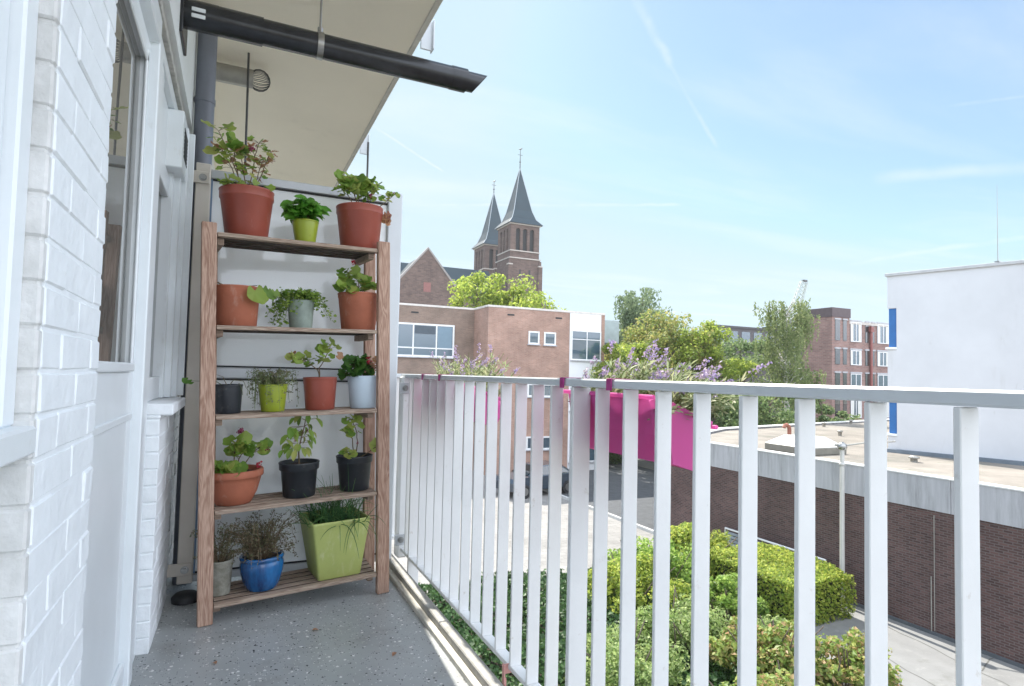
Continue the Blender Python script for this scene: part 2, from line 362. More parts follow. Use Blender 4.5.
# ------------------------------------------------------------------ balcony floor, kerb, ceiling
RX = .882
m = MB(); m.box((-.6,-1.2,-.16),(.775,9,0)); structure('balcony_floor', m, M['floor'])
m = MB(); m.box((.775,-1.2,-.16),(.802,9,.022), ch=.003); structure('balcony_ledge', m, M['kerb_pale'])
m = MB()
y = -1.2
while y < 9:
    m.box((.802,y,-.16),(.846,min(y+1.2,9)-.004,.052), ch=.004); y += 1.2
structure('balcony_kerb', m, M['kerb'])
m = MB()
for k in range(7):
    yy = 1.45+k*.37+rnd.uniform(-.05,.05)
    m.box((.790,yy,.022),(.801,yy+rnd.uniform(.03,.05),.044), ch=.002)
# ceiling: the slab of the balcony above
m = MB(); m.box((-.26,-1.2,2.95),(.842,9,3.12)); structure('ceiling', m, M['cream'])
m = MB(); m.box((.842,-1.2,2.943),(.875,9,3.15), ch=.004); structure('ceiling_edge', m, M['soffit_edge'])
br = empty('rail_bracket', (0,0,0)); COL.objects.unlink(br); bpy.data.objects.remove(br)
gb = 'steel brackets under the edge of the balcony above'
for (px, lab, w) in (((425,38), 'white steel bracket under the ceiling edge, nearer the end of the black flue', .05), ((363,146), 'white steel bracket under the ceiling edge where the thin rod hangs', .05)):
    p = hit(px[0], px[1], 0, .9)
    m = MB(); m.box((-.02,-.006,-.05),(.05,.006,.12), ch=.002); m.box((.044,-.03,-.05),(.052,.03,.12), ch=.002)
    o = m.build('ceiling_bracket', M['railtop']); o.location = (.876+.02, p.y, 2.95); tag(o, lab, 'bracket', gb)
p = hit(368,135,0,.9)
m = MB(); m.tube([(0,0,0),(.003,0,-1.9)], .008, 8); o = m.build('hanging_rod', M['wire']); o.location = (.905, p.y, 2.93)
tag(o, 'thin grey rod hanging outside the ceiling edge, behind the drooping top shelf geranium', 'rod')
m = MB(); m.tube([(0,0,0),(.012,0,-1.1),(.02,0,-1.75)], .0065, 8); o = m.build('hanging_rod', M['wire']); o.location = (-.002,3.84,2.95)
tag(o, 'thin grey rod hanging from the cream ceiling in front of the caged vent pipe', 'rod')

# ------------------------------------------------------------------ facade on the left
fac = empty('apartment_facade', (-.3,0,0), label='white painted apartment wall with brick pier, glazed door and window along the balcony', cat='building')
def FB(name, mb, mat, parent=fac):
    o = mb.build(name, mat, parent); 
    if parent is fac: o.location = (.3,0,0)     # children keep world coordinates
    return o
def brickwork(m, x, y0, y1, z0, z1, depth=.10, ch=.0035, course=.0625, face='x', jit=.0016):
    z = z0; row = 0
    while z < z1-.01:
        h = min(course-.0042, z1-z)
        u = y0 - (.105 if row % 2 else 0)
        while u < y1-.005:
            a = max(u, y0); b = min(u+.2088, y1)
            if b-a > .02:
                j = rnd.uniform(-jit, jit); jz = rnd.uniform(-.001,.001)
                c_ = Vector((x, (a+b)/2, z+h/2)); Mt = Matrix.Translation(c_) @ Euler((rnd.uniform(-.012,.012), rnd.uniform(-.03,.03), rnd.uniform(-.010,.010))).to_matrix().to_4x4() @ Matrix.Translation(-c_)
                m.box((x-depth, a, z+jz), (x+j, b, z+h+jz), 0, Mt, ch=ch)
            u += .211
        z += course; row += 1
m = MB(); brickwork(m, -.25, 1.052, 1.44, .0, 2.95); FB('brick_pier', m, M['white_brick'])
m = MB(); m.box((-.36,1.056,0),(-.2522,1.436,2.95)); FB('brick_pier_joints', m, M['white_brick'])
m = MB(); m.box((-.335,1.0395,0),(-.2545,1.058,2.95), ch=.003)
for k in range(46):
    z = k*.0625
    m.box((-.33,1.036+rnd.uniform(-.002,.001),z),(-.2515,1.06,z+.0575), ch=.0035)
FB('pier_return', m, mk('bare_grey_brick_edge', (.64,.64,.62), .8, .1, 14, col2=(.76,.76,.75), bump=1, bscale=40))
# near window frame
nw = FB('window_frame', MB(), M['white']) if False else None
w1 = MB()
w1.box((-.36,.985,.985),(-.272,1.036,2.95), ch=.004)
w1.box((-.36,.90,.985),(-.288,.983,2.95), ch=.004)
w1.box((-.36,-1.0,.985),(-.30,.90,1.06), ch=.004)
wf = FB('window', w1, M['white'])
m = MB(); m.box((-.34,-1.0,1.06),(-.32,.90,2.9)); m.build('pane', M['glass'], wf)
m = MB(); m.box((-.36,-1.0,.945),(-.248,1.044,.985), ch=.004); m.build('sill', M['white'], wf)
m = MB(); m.box((-.36,-1.0,0),(-.285,1.036,.945), ch=.002); m.box((-.285,-1,.0),(-.278,.99,.07)); FB('panel_below_window', m, M['white'])
# door
DX = -.305
dr = MB(); X0 = DX-.045
ya, yb = 1.30, 2.515
dr.box((X0,2.24,.02),(DX,2.33,2.165), ch=.003)            # hinge-side stile next to the glass
dr.box((X0,ya,2.075),(DX,2.24,2.165), ch=.003)           # head
dr.box((X0,ya,.02),(DX,2.24,1.055), ch=.003)             # lower half
dr.box((DX,ya,1.055),(DX+.012,2.26,1.082), ch=.004)      # glazing bar
dr.box((DX,ya,.90),(DX+.007,2.30,.922), ch=.003)
dr.box((DX,ya,.035),(DX+.016,2.33,.11), ch=.004)
dr.box((DX,2.228,1.08),(DX+.009,2.252,2.10), ch=.003)
dr.box((DX,ya,2.062),(DX+.009,2.252,2.085), ch=.003)
door = FB('door', dr, M['white'])
m = MB(); m.box((DX-.03,ya,1.05),(DX-.014,2.245,2.08)); m.build('glass', M['doorglass'], door)
m = MB(); m.box((DX-.05,2.345,0),(DX+.028,2.43,2.21), ch=.004); m.box((DX-.05,2.436,0),(DX+.012,2.62,2.21), ch=.004)
m.box((DX-.05,1.43,2.18),(DX+.030,2.345,2.262), ch=.004); m.box((DX-.05,1.43,0),(DX+.01,2.345,.034), ch=.003)
m.box((DX-.02,2.44,2.21),(DX+.018,3.6,2.262), ch=.003)
FB('door_frame', m, M['white'])
m = MB(); m.box((-.42,1.30,2.263),(-.27,8,2.30), ch=.002); 
FB('ledge', m, M['ledge'])
m = MB(); m.box((-.42,-1.0,2.96),(-.26,1.05,3.1)); m.box((-.42,1.437,2.30),(-.25,8,2.95)); FB('upper_wall', m, M['render_white'])
# window beyond the door with its brick parapet
wb = MB()
wb.box((-.37,2.623,.935),(-.30,2.70,2.21), ch=.003); wb.box((-.37,2.70,.935),(-.304,3.09,1.03), ch=.003)
wb.box((-.37,2.70,1.84),(-.304,3.09,1.93), ch=.003); wb.box((-.37,2.70,1.93),(-.312,3.09,2.21), ch=.002)
wb.box((-.37,3.09,.935),(-.29,3.14,2.21), ch=.003)
wb.box((-.37,3.14,.935),(-.265,3.20,2.21), ch=.003)
wb.box((-.37,3.20,.935),(-.245,3.24,2.21), ch=.003)
w2 = FB('window', wb, M['white'])
m = MB(); m.box((-.345,2.70,1.03),(-.333,3.09,1.84)); m.build('pane', M['glass'], w2)
m = MB(); m.box((-.33,2.632,.888),(-.208,3.235,.932), ch=.005); m.build('sill', M['white_brick'], w2)
m = MB()
for k in range(8): m.box((-.250,3.03,2.015+k*.0175),(-.2465,3.27,2.025+k*.0175))
v_ = m.build('vent_slats', M['black'], w2)
m = MB(); m.box((-.37,2.98,1.95),(-.2485,3.30,2.205), ch=.004); m.build('vent_panel', M['white'], w2)
m = MB(); brickwork(m, -.25, 2.632, 3.25, 0, .888); FB('brick_parapet', m, M['white_brick'])
m = MB(); m.box((-.36,2.637,0),(-.2532,3.246,.886)); FB('parapet_joints', m, M['white_brick'])
m = MB(); brickwork(m, -.27, 3.262, 8, 0, 2.26, jit=.004); m.box((-.40,3.262,0),(-.282,8,2.26)); FB('bare_brick_wall', m, M['mortar_grime'])
m = MB(); m.box((-.29,3.246,.94),(-.220,3.262,2.2), ch=.002); FB('corner_strip', m, M['white'])

for i, (x, y, lab) in enumerate(((.33,2.62,'small dry leaf on the balcony floor in front of the shelf middle'),(-.02,2.45,'dry brown leaf on the floor near the left shelf leg'),(.60,2.30,'curled dry leaf on the floor close to the sunny kerb'))):
    m = MB(); m.leaf((0,0,.003),(math.cos(i*2),math.sin(i*2),.12),(0,0,1),.026,.018,0,'oval',.25); o = m.build('fallen_leaf', M['dead']); o.location = (x,y,.002); tag(o, lab, 'leaf', 'dry leaves on the balcony floor')
# ------------------------------------------------------------------ flue, vent pipe, downpipe
fl = empty('flue_pipe', (-.25,2.75,2.56), label='long black flue pipe sticking out of the wall above the balcony, cut slantwise', cat='flue')
FY, FZ = 2.72, 2.505
def flz(x): return FZ
m = MB(); m.tube([(-.01,0,0),(.13,0,0)], .0585, 32); m.tube([(.10,0,0),(.30,0,0)], .0575, 32)
m.tube([(.28,0,0),(1.14,0,0)], .053, 32, cap=True); m.tube([(1.14,0,0),(1.17,0,0),(1.215,0,0)], [.0555,.0555,.0555], 32)
# slanted tip
vs = []; fs = []
n = 32
for k in range(n):
    t = 2*PI*k/n; y_, z_ = .047*math.cos(t), .047*math.sin(t); vs.append((1.21,y_,z_))
for k in range(n):
    t = 2*PI*k/n; y_, z_ = .047*math.cos(t), .047*math.sin(t); vs.append((1.29+z_*.8,y_,z_))
for k in range(n): fs.append((k,(k+1)%n,n+(k+1)%n,n+k))
m.add(vs, fs, 0, True)
fo = m.build('pipe', M['black_pipe'], fl)
m = MB(); m.box((.0,-.11,-.13),(.012,.10,.12), ch=.003); m.build('wall_plate', M['black_pipe'], fl)
m = MB()
for k in range(2): m.box((.035,-.0635,-.012-k*.026),(.085,-.058,.004-k*.026), ch=.002)
m.build('white_slots', M['white'], fl)
m = MB(); m.tube([(.52,0,0),(.545,0,0)], .0575, 32); m.tube([(.532,0,.055),(.532,0,.08)], .012, 12); m.build('clamp', M['steel'], fl)
m = MB(); m.tube([(.532,0,.08),(.532,0,2.95-FZ)], .005, 8); m.build('hanger', M['steel'], fl)
fl.location = (-.25, FY, FZ)

vp = empty('vent_pipe', (-.27,3.98,2.86), label='grey round vent pipe with a wire ball cage on its end, under the cream ceiling', cat='vent')
m = MB(); m.tube([(0,0,0),(.30,0,0)], .055, 24); m.build('pipe', M['zinc'], vp)
m = MB()
for k in range(9):
    t = PI*k/9
    pts = []
    for j in range(17):
        a = 2*PI*j/16
        pts.append((.335+.062*math.cos(a), .064*math.sin(a)*math.cos(t), .064*math.sin(a)*math.sin(t)))
    m.tube(pts, .0022, 5, cap=False)
m.build('wire_cage', M['wire'], vp)

dp = empty('downpipe', (-.198,3.45,0), label='grey plastic rainwater downpipe running from the ceiling behind the divider', cat='downpipe')
m = MB(); m.tube([(0,0,.0),(0,0,2.95)], .046, 28); m.build('pipe', M['grey_pvc'], dp)
m = MB(); m.tube([(0,0,2.44),(0,0,2.465)], .050, 28); m.box((-.075,-.012,2.445),(-.04,.012,2.46)); m.build('pipe_clip', M['grey_pvc'], dp)
m = MB(); m.tube([(0,0,2.02),(0,0,2.10)], .051, 28); m.build('socket', M['grey_pvc'], dp)
m = MB(); m.tube([(.075,-.25,-.002),(.085,-.27,.0),(.035,-.13,.02)], [.03,.03,.05], 20)
m = MB(); m.lathe([(.058,0),(.060,.02),(.045,.036),(.0,.036)], 28); o = m.build('drain_gully', M['black']); o.location = (-.165,3.17,.0)
tag(o, 'black rubber drain gully on the floor below the beige divider post', 'drain')

# ------------------------------------------------------------------ divider screen
DY = 3.30
dv = empty('balcony_divider', (0,DY,0), label='tall frosted white balcony divider screen in a beige and grey frame behind the plant shelf', cat='screen')
m = MB(); m.box((-.213,-.03,.045),(-.146,.03,2.075), ch=.004); m.build('post', M['beige'], dv)
m = MB(); m.box((.732,-.03,.06),(.812,.03,2.07), ch=.005); m.build('post', M['railtop'], dv)
m = MB(); m.box((-.146,-.022,2.008),(.732,.022,2.052), ch=.004); m.build('top_rail', M['alu'], dv)
m = MB(); m.box((-.146,-.02,1.024),(.732,.02,1.078), ch=.004); m.build('middle_rail', M['alu'], dv)
m = MB(); m.box((-.146,-.02,.05),(.732,.02,.085), ch=.004); m.build('bottom_rail', M['alu'], dv)
m = MB(); m.box((-.14,-.006,1.078),(.727,.006,2.008)); m.build('frosted_panel', M['opal'], dv)
m = MB(); m.box((-.14,-.006,.085),(.727,.006,1.024)); m.build('frosted_panel', M['opal'], dv)
for z0, z1 in ((1.078,2.008),(.085,1.024)):
    m = MB(); t = .009
    m.box((-.146,-.012,z1-t),(.732,-.007,z1-.001)); m.build('black_gasket', M['black'], dv)
    m = MB(); m.box((-.146,-.012,z0+.001),(.732,-.007,z0+t)); m.build('black_gasket', M['black'], dv)
m = MB(); m.box((-.145,-.013,.087),(-.137,-.007,2.005)); m.build('blue_gasket', mk('blue_gasket', (.16,.24,.36), .5), dv)
for z in (2.0,.115):
    m = MB(); m.box((-.29,-.042,z-.028),(-.150,-.032,z+.030), ch=.002); b_ = m.build('wall_bracket', M['beige'], dv)
    m = MB(); m.tube([(-.18,-.054,z),(-.18,-.042,z)], .011, 12); m.tube([(-.18,-.045,z),(-.18,-.042,z)], .018, 16); m.build('bolt', M['steel'], b_)

# ------------------------------------------------------------------ railing
rl = empty('balcony_railing', (RX,0,0), label='white steel balcony railing of upright flat bars with pale grey handrail', cat='railing')
m = MB(); m.box((-.002,-1.0,1.0435),(.048,3.45,1.0665), ch=.004); m.build('handrail', M['railtop'], rl)
m = MB(); m.box((.002,-1.0,.072),(.044,3.42,.088), ch=.002); m.build('bottom_rail', M['rail'], rl)
bal = None; k = -11
for k in range(-6, 23):
    y = .484+.1267*k
    if k in (8, 21): continue
    if bal is None:
        m = MB(); m.box((0,-.005,.088),(.042,.005,1.042), ch=.0015); bal = m.build('baluster', M['rail'], rl); bal.location = (0,y,0)
    else:
        b2 = bal.copy(); COL.objects.link(b2); b2.parent = rl; b2.location = (0,y,0)
for y in (1.497,3.19):
    m = MB(); m.box((-.001,-.009,-.1),(.058,.009,1.041), ch=.002); o = m.build('post', M['rail'], rl); o.location = (0,y,0)
m = MB(); m.box((-.02,3.36,.03),(.045,3.43,1.055), ch=.012); m.build('end_post', M['rail'], rl)
for z in (.985,.135):
    m = MB(); m.box((-.034,3.352,z-.03),(.04,3.359,z+.03), ch=.001); pl = m.build('fixing_plate', M['alu'], rl)
    m = MB(); m.tube([(.0,3.34,z),(.0,3.352,z)], .011, 12); m.tube([(.0,3.348,z),(.0,3.352,z)], .017, 16); m.build('bolt', M['steel'], pl)
nr = empty('balcony_railing', (RX,3.6,0), label='neighbouring white balcony railing beyond the divider screen', cat='railing')
m = MB(); m.box((0,0,1.042),(.046,5,1.066), ch=.004); m.build('handrail', M['railtop'], nr)
for k in range(38):
    if k == 0: m = MB(); m.box((0,-.005,.088),(.042,.005,1.042)); nb = m.build('baluster', M['rail'], nr); nb.location = (0,.06,0)
    else: b2 = nb.copy(); COL.objects.link(b2); b2.parent = nr; b2.location = (0,.06+k*.1262,0)
m = MB(); m.box((.002,0,.072),(.044,5,.088)); m.build('bottom_rail', M['rail'], nr)

m = MB(); m.box((-.01,-.012,-.02),(.03,-.008,.012)); m.box((-.012,-.014,-.055),(-.006,.002,.01), ch=.001); m.tube([(.0,0,-.04),(.0,0,-.11)], .004, 8)
o = m.build('clothes_clip', M['coral']); o.location = (RX-.002,1.905,.078); tag(o, 'small faded pink clip on the bottom bar of the railing', 'clip')

# ------------------------------------------------------------------ pink planters with lavender
def planter(y0, y1, lab, hooks, seed, nst, lean, hmax, tones):
    R = random.Random(seed)
    root = empty('hanging_planter', (.94,y0,.86), label=lab, cat='planter', group='pink planters hung on the railing')
    # cross-section in x,z (tilting outward), thin-walled
    L = y1-y0
    to = [(.0,.165),(.205,.088)]; bo = [(.035,.0),(.165,-.028)]
    m = MB(); t = .004
    def ring(y, inset, bot, s=1):
        return [(to[0][0]+inset, y, to[0][1]), (to[1][0]-inset, y, to[1][1]), (bo[1][0]-inset, y, bo[1][1]+bot), (bo[0][0]+inset, y, bo[0][1]+bot)]
    # rounded ends through several rings
    rings = []
    for i in range(15):
        u = i/14; y = u*L; e = min(y, L-y)/.07; s = 1 if e >= 1 else math.sqrt(max(0,1-(1-e)**2))*.30+.70
        rings.append((y, s))
    vs = []; fs = []
    for y, s in rings:
        cx = .10
        for (x, z) in ((to[0][0],to[0][1]),(.10,.122),(to[1][0],to[1][1]),(.19,.03),(bo[1][0],bo[1][1]),(bo[0][0],bo[0][1]),(.012,.06)):
            pass
    prof = [(to[0][0],to[0][1]),(.016,.07),(bo[0][0],bo[0][1]),(bo[1][0],bo[1][1]),(.19,.02),(to[1][0],to[1][1])]
    for side, d in ((0,0.0),(1,t)):
        o = len(m.v)
        for y, s in rings:
            yy = y + (d if y < L/2 else -d)*1.0
            for (x, z) in prof:
                xx = .10+(x-.10)*s*(1-d*8); zz = z + (d if z < .03 else 0)
                m.v.append((xx, yy, zz))
        n = len(prof)
        for i in range(len(rings)-1):
            for k in range(n-1):
                q = (o+i*n+k, o+(i+1)*n+k, o+(i+1)*n+k+1, o+i*n+k+1)
                m.f.append(q if side == 0 else q[::-1]); m.mi.append(0); m.sm.append(False)
        for e in (0, len(rings)-1):
            q = tuple(o+e*n+k for k in range(n)); m.f.append(q if (e == 0) != (side == 1) else q[::-1]); m.mi.append(0); m.sm.append(False)
    box = m.build('planter_box', M['pink'], root)
    m = MB()
    for (xa, za) in ((0,.165),(.205,.088)):
        m.tube([(xa,.012,za),(xa,L-.012,za)], .006, 8)
    for yy in (.0,L):
        m.tube([(0+.03,yy,.154),(.175,yy,.10)], .006, 8)
    m.build('rim', M['pink'], root)
    m = MB()
    m.add([(.012,.01,.135),(.012,L-.01,.135),(.185,L-.01,.075),(.185,.01,.075)], [(3,2,1,0)]); m.build('soil', M['soil'], root)
    for hy in hooks:
        m = MB(); y = hy-y0
        m.box((-.0085,y-.012,.10),(-.0055,y+.012,.209), ch=.0005); m.box((-.0645,y-.012,.2072),(-.0055,y+.012,.209), ch=.0005); m.box((-.0665,y-.012,.178),(-.0632,y+.012,.209), ch=.001)
        m.build('hook', M['pinkclip'], root)
    ml = MB(); mf = MB(); ms = MB()
    for i in range(nst):
        b = Vector((R.uniform(.02,.18), R.uniform(.02,L-.02), .11))
        d = Vector((R.uniform(-.25,.6)+lean[0], R.gauss(0,.5)+lean[1], R.uniform(.5,1.2))).normalized()
        h = R.uniform(.35,1)*hmax
        p1 = b + d*h*.5; p2 = b + d*h + Vector((0,0,-.10*h))+Vector((lean[0]*.1*h,lean[1]*.3*h,0))
        ms.tube([b,p1,p2], [.0016,.0013,.001], 4, cap=False)
        for j in range(26):
            u = R.uniform(.02,.85); q = b.lerp(p2, u)
            dd = (d + Vector((R.gauss(0,.7),R.gauss(0,.7),R.gauss(0,.5)))).normalized()
            ml.leaf(q, dd, Vector((R.gauss(0,1),R.gauss(0,1),1)), R.uniform(.018,.036), .004+R.uniform(0,.003))
        if R.random() < .34:
            ax = (p2-p1).normalized(); LL = R.uniform(.03,.055)
            for j in range(26):
                q = p2 + ax*LL*(j/26-.3)+Vector((R.gauss(0,.0045),R.gauss(0,.0045),R.gauss(0,.003)))
                mf.quad(q, (R.gauss(0,1),R.gauss(0,1),R.gauss(0,1)), R.uniform(.006,.011), .8)
    ms.build('lavender_stems', M['gstem'], root); ml.build('lavender_leaves', M['lavleaf'], root); mf.build('lavender_flowers', M['lav'], root)
    return root
planter(1.19,1.66,'translucent magenta planter full of lavender on the railing, the nearer and larger looking one',(1.30,1.545),5,230,(.06,-.45),.215,0)
planter(2.52,3.12,'pink planter with a small lavender bush, half hidden behind the far railing bars',(2.72,3.0),9,140,(.0,-.30),.26,0)

# ------------------------------------------------------------------ plant shelf
TH, TI = rad(8.0), rad(1.8)
SM = Matrix.Translation((-.1,2.826,0)) @ Matrix.Rotation(TH,4,'Z') @ Matrix.Rotation(-TI,4,'Y')
sh = empty('plant_shelf', M=SM, label='tall wooden slatted plant rack with five shelves, leaning slightly to the wall', cat='shelf')
for (u0,u1,v0,v1) in ((0,.058,-.004,.028),(.772,.832,-.004,.028),(.036,.094,.272,.30),(.800,.858,.272,.30)):
    m = MB(); z0 = -max(u0,0)*math.tan(TI)+.001
    m.box((u0,v0,z0),(u1,v1,1.690), ch=.003); m.build('leg', M['wood_v'], sh)
SHZ = [1.652,1.254,.870,.470,.080]
for z in SHZ:
    m = MB()
    for j in range(5):
        v = j*.0565; du = v*.13
        if j == 0: m.box((.061, 0, z-.018),(.769, .036, z), ch=.002)
        else:
            m.box((.061+du, v, z-.005),(.769+du, v+.036, z-rnd.uniform(0,.0008)), 0, ch=.0015)
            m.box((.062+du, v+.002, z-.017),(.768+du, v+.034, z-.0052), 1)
    for u0 in (.064,.738):
        m.box((u0,.045,z-.047),(u0+.028,.262,z-.0185), ch=.002)
    m.build('shelf_board', [M['wood_h'], M['wood_dirt']], sh)

def potprof(rt, rb, h, rim=.02, lip=.004, t=.004):
    r1 = rb+(rt-rb)*((h-rim)/h)-lip
    return [(0,.0),(rb*.96,.0),(rb,.004),(r1,h-rim-.003),(rt-lip*.6-.0015,h-rim),(rt-lip*.3-.001,h-rim+.003),(rt-.0018,h-.008),(rt,h-.006),(rt,h-.002),(rt-.002,h),(rt-t-.001,h),(rt-t-.002,h-.004),(r1-t-.001,h-rim-.01),((r1+rb)/2-t,h*.45)]
class Plant:
    def __init__(s, name, u, v, zi, rt, rb, h, mat, label, cat='potted plant', rim=.02, lip=.004, prof=None, seed=1, soil=.82):
        s.R = random.Random(seed)
        Mx = SM @ Matrix.Translation((u, v, SHZ[zi]+.0008))
        s.root = empty(name, M=Mx, label=label, cat=cat)
        m = MB(); m.lathe(prof or potprof(rt,rb,h,rim,lip), 48); s.pot = m.build('pot', mat, s.root)
        s.h = h; s.rt = rt; s.sz = h-.016
        rs = rt-.007 if prof is None else rt-.016
        m = MB(); 
        vs = [(0,0,s.sz)]; n = 24
        for ring_ in (1,2,3):
            for k in range(n):
                r = rs*ring_/3*(1 if ring_ < 3 else .985); vs.append((r*math.cos(2*PI*k/n), r*math.sin(2*PI*k/n), s.sz+(rnd.uniform(-.004,.004) if ring_ < 3 else -.004)))
        fs = [(0,1+k,1+(k+1)%n) for k in range(n)]
        for rg in (0,1):
            for k in range(n): fs.append((1+rg*n+k,1+(rg+1)*n+k,1+(rg+1)*n+(k+1)%n,1+rg*n+(k+1)%n))
        m.add(vs, fs, 0, True); m.build('soil', M['soil'], s.root)
        s.st = MB(); s.lf = MB(); s.fl = MB()
    def stem(s, pts, r0=.003, r1=.0015):
        # pts relative to soil centre
        P = [Vector((p[0],p[1],p[2]+s.sz-.004 if i == 0 else p[2]+s.sz)) for i, p in enumerate(pts)]
        Q = []
        for i in range(len(P)-1):
            for j in range(3): 
                q = P[i].lerp(P[i+1], j/3); Q.append(q+Vector((s.R.gauss(0,.0015),s.R.gauss(0,.0015),0)) if (i or j) else q)
        Q.append(P[-1]); n = len(Q)
        s.st.tube(Q, [r0+(r1-r0)*i/(n-1) for i in range(n)], 6)
        return Q
    def geranium(s, stems, n=10, size=.045, mi=lambda R: 0, spread=.05, low=.25, droop=0):
        R = s.R
        for pts in stems:
            Q = s.stem(pts)
            for j in range(n):
                u = low+(1-low)*math.sqrt(R.random()); q = Q[min(len(Q)-1,int(u*len(Q)))]
                a = R.uniform(0,2*PI); out = Vector((math.cos(a),math.sin(a),R.uniform(-.1,.7)-droop))
                L = R.uniform(.5,1)*spread; tip = q+out*L
                s.st.tube([q, q+out*L*.5+Vector((0,0,.004)), tip], .0009, 4, cap=False)
                nm = Vector((R.gauss(0,.5)-.05, R.gauss(0,.5)-.95, .8)).normalized(); sz = size*R.uniform(.6,1.2)
                s.lf.leaf(tip, out+Vector((0,0,-.3)), nm, sz, sz*1.08, mi(R), 'round', R.uniform(.0,.35))
    def flower(s, p, r=.018, n=26, mi=0):
        R = s.R; c = Vector(p)+Vector((0,0,s.sz))
        for j in range(n):
            d = Vector((R.gauss(0,1),R.gauss(0,1),R.gauss(0,1))).normalized(); 
            s.fl.quad(c+d*r*R.uniform(.4,1), d+Vector((R.gauss(0,.4),R.gauss(0,.4),0)), r*.75, .95, mi)
    def done(s, leafm, flm=None, stemm=None):
        if s.st.f: s.st.build('stems', stemm or M['gstem'], s.root)
        if s.lf.f: s.lf.build('leaves', leafm, s.root)
        if s.fl.f: s.fl.build('flowers', flm, s.root)

# --- shelf 1
p = Plant('potted_geranium',.195,.13,0,.117,.089,.225,M['terracotta'],'largest terracotta pot, at the left of the top shelf, with a tall straggly yellowing geranium',rim=.040,lip=.0012,seed=11)
p.geranium([[(0,0,0),(-.03,.0,.06),(-.075,-.01,.17),(-.12,0,.27)],[(0,0,0),(-.05,0,.08),(-.10,-.02,.17)],[(0,0,0),(-.04,0,.08),(-.06,-.02,.20)]],14,.058,lambda R:0 if R.random()<.9 else 1,.05,.5)
p.geranium([[(0,0,0),(.02,0,.09),(.03,-.02,.18),(.045,-.02,.24)],[(0,0,0),(-.015,.0,.10),(-.03,-.01,.19)],[(.02,0,0),(.06,-.01,.10),(.09,-.02,.20)],[(.02,0,0),(.04,-.01,.08),(.06,-.02,.15)]],20,.030,lambda R:0 if R.random()<.55 else 1,.035,.2)
p.geranium([[(0,0,0),(-.05,-.02,.02),(-.10,-.03,.03)],[(0,0,0),(-.05,-.05,.03)],[(0,0,0),(.06,-.06,.01)]],8,.052,lambda R:0,.04,.4)
p.flower((.01,-.05,.20),.018,26); p.flower((.035,-.03,.22),.010,12)
p.done([M['ger'],M['dead']], M['pinkp'], M['stem'])
p = Plant('potted_basil',.453,.12,0,.062,.045,.118,M['lime'],'round lime green pot of bushy basil in the middle of the top shelf',rim=.01,lip=.0005,seed=12)
R = p.R
for j in range(26):
    a = R.uniform(0,2*PI); rr = R.uniform(.01,.085); t = (rr*math.cos(a), rr*math.sin(a)*.8, R.uniform(.05,.14)-rr*.45)
    Q = p.stem([(t[0]*.3,t[1]*.3,0),(t[0]*.7,t[1]*.7,t[2]*.6),t],.0025,.0015)
    for k in range(9):
        q = Q[R.randrange(3,len(Q))]; b = R.uniform(0,2*PI); d = Vector((math.cos(b),math.sin(b)-.3,R.uniform(-.5,.35)))
        L = R.uniform(.045,.074); p.lf.leaf(q,d,(0,-.8,.9),L,L*.7,0,'oval',R.uniform(.1,.3))
p.done(M['basil'])
p = Plant('potted_geranium',.722,.13,0,.116,.092,.222,M['terracotta'],'terracotta pot with a drooping green geranium at the right of the top shelf',rim=.036,lip=.0012,seed=13)
p.geranium([[(-.02,0,0),(-.05,-.01,.05),(-.09,-.02,.10)],[(0,0,0),(-.03,0,.08),(-.04,-.02,.13)],[(0,0,0),(.0,.02,.07),(.03,0,.13)],[(0,0,0),(.03,.0,.08),(.07,-.02,.13)],[(0,0,0),(-.03,.0,.09),(-.07,-.02,.15)]],15,.064,lambda R:0,.045,.55,.1)
p.geranium([[(.02,0,0),(.05,-.01,.04),(.03,-.02,.07)],[(.05,0,0),(.12,-.02,.05),(.17,-.03,.10)]],10,.034,lambda R:0,.022,.4)
p.flower((-.07,-.03,.145),.013,16,1); p.flower((.04,-.05,.075),.013,16,0); p.flower((.17,-.03,.11),.010,10,0)
for j in range(7):
    q = Vector((.125+R.uniform(-.02,.02),-.04,p.sz+.0+R.uniform(-.045,.01))); p.lf.leaf(q,(R.gauss(0,.3),-.2,-1),(R.gauss(0,.6),-1,.2),.045,.04,1,'round',.3)
p.done([M['ger'],M['dead']], [M['pinkp'],M['dead']], M['stem'])
# --- shelf 2
p = Plant('potted_geranium',.150,.13,1,.106,.090,.180,M['terracotta2'],'wide orange terracotta pot at the left of the second shelf with one big leaf',rim=.022,lip=.0015,seed=21)
Q = p.stem([(.0,0,0),(-.05,-.01,.02),(-.075,-.03,.03)],.004,.003); p.stem([(.0,0,0),(.05,-.04,.02),(.08,-.07,.022)])
p.stem([(0,0,0),(.07,-.02,.02),(.13,-.03,.005)])
for (x,y,z,s_) in ((.065,-.115,-.012,.082),(.09,-.10,-.03,.06),(.125,-.06,-.005,.05),(.145,-.05,-.012,.045),(.16,-.05,.0,.04),(.11,-.05,.012,.04)):
    p.lf.leaf((x,y,p.sz+z),(.2,-.2,-1),(.15,-1,.25),s_,s_,0,'round',.15)
p.done(M['herb'], None, M['stem'])
p = Plant('potted_herb',.437,.13,1,.062,.051,.135,M['greypot'],'grey green pot overgrown by trailing parsley like herb, middle of the second shelf',rim=.012,lip=.001,seed=22)
R = p.R
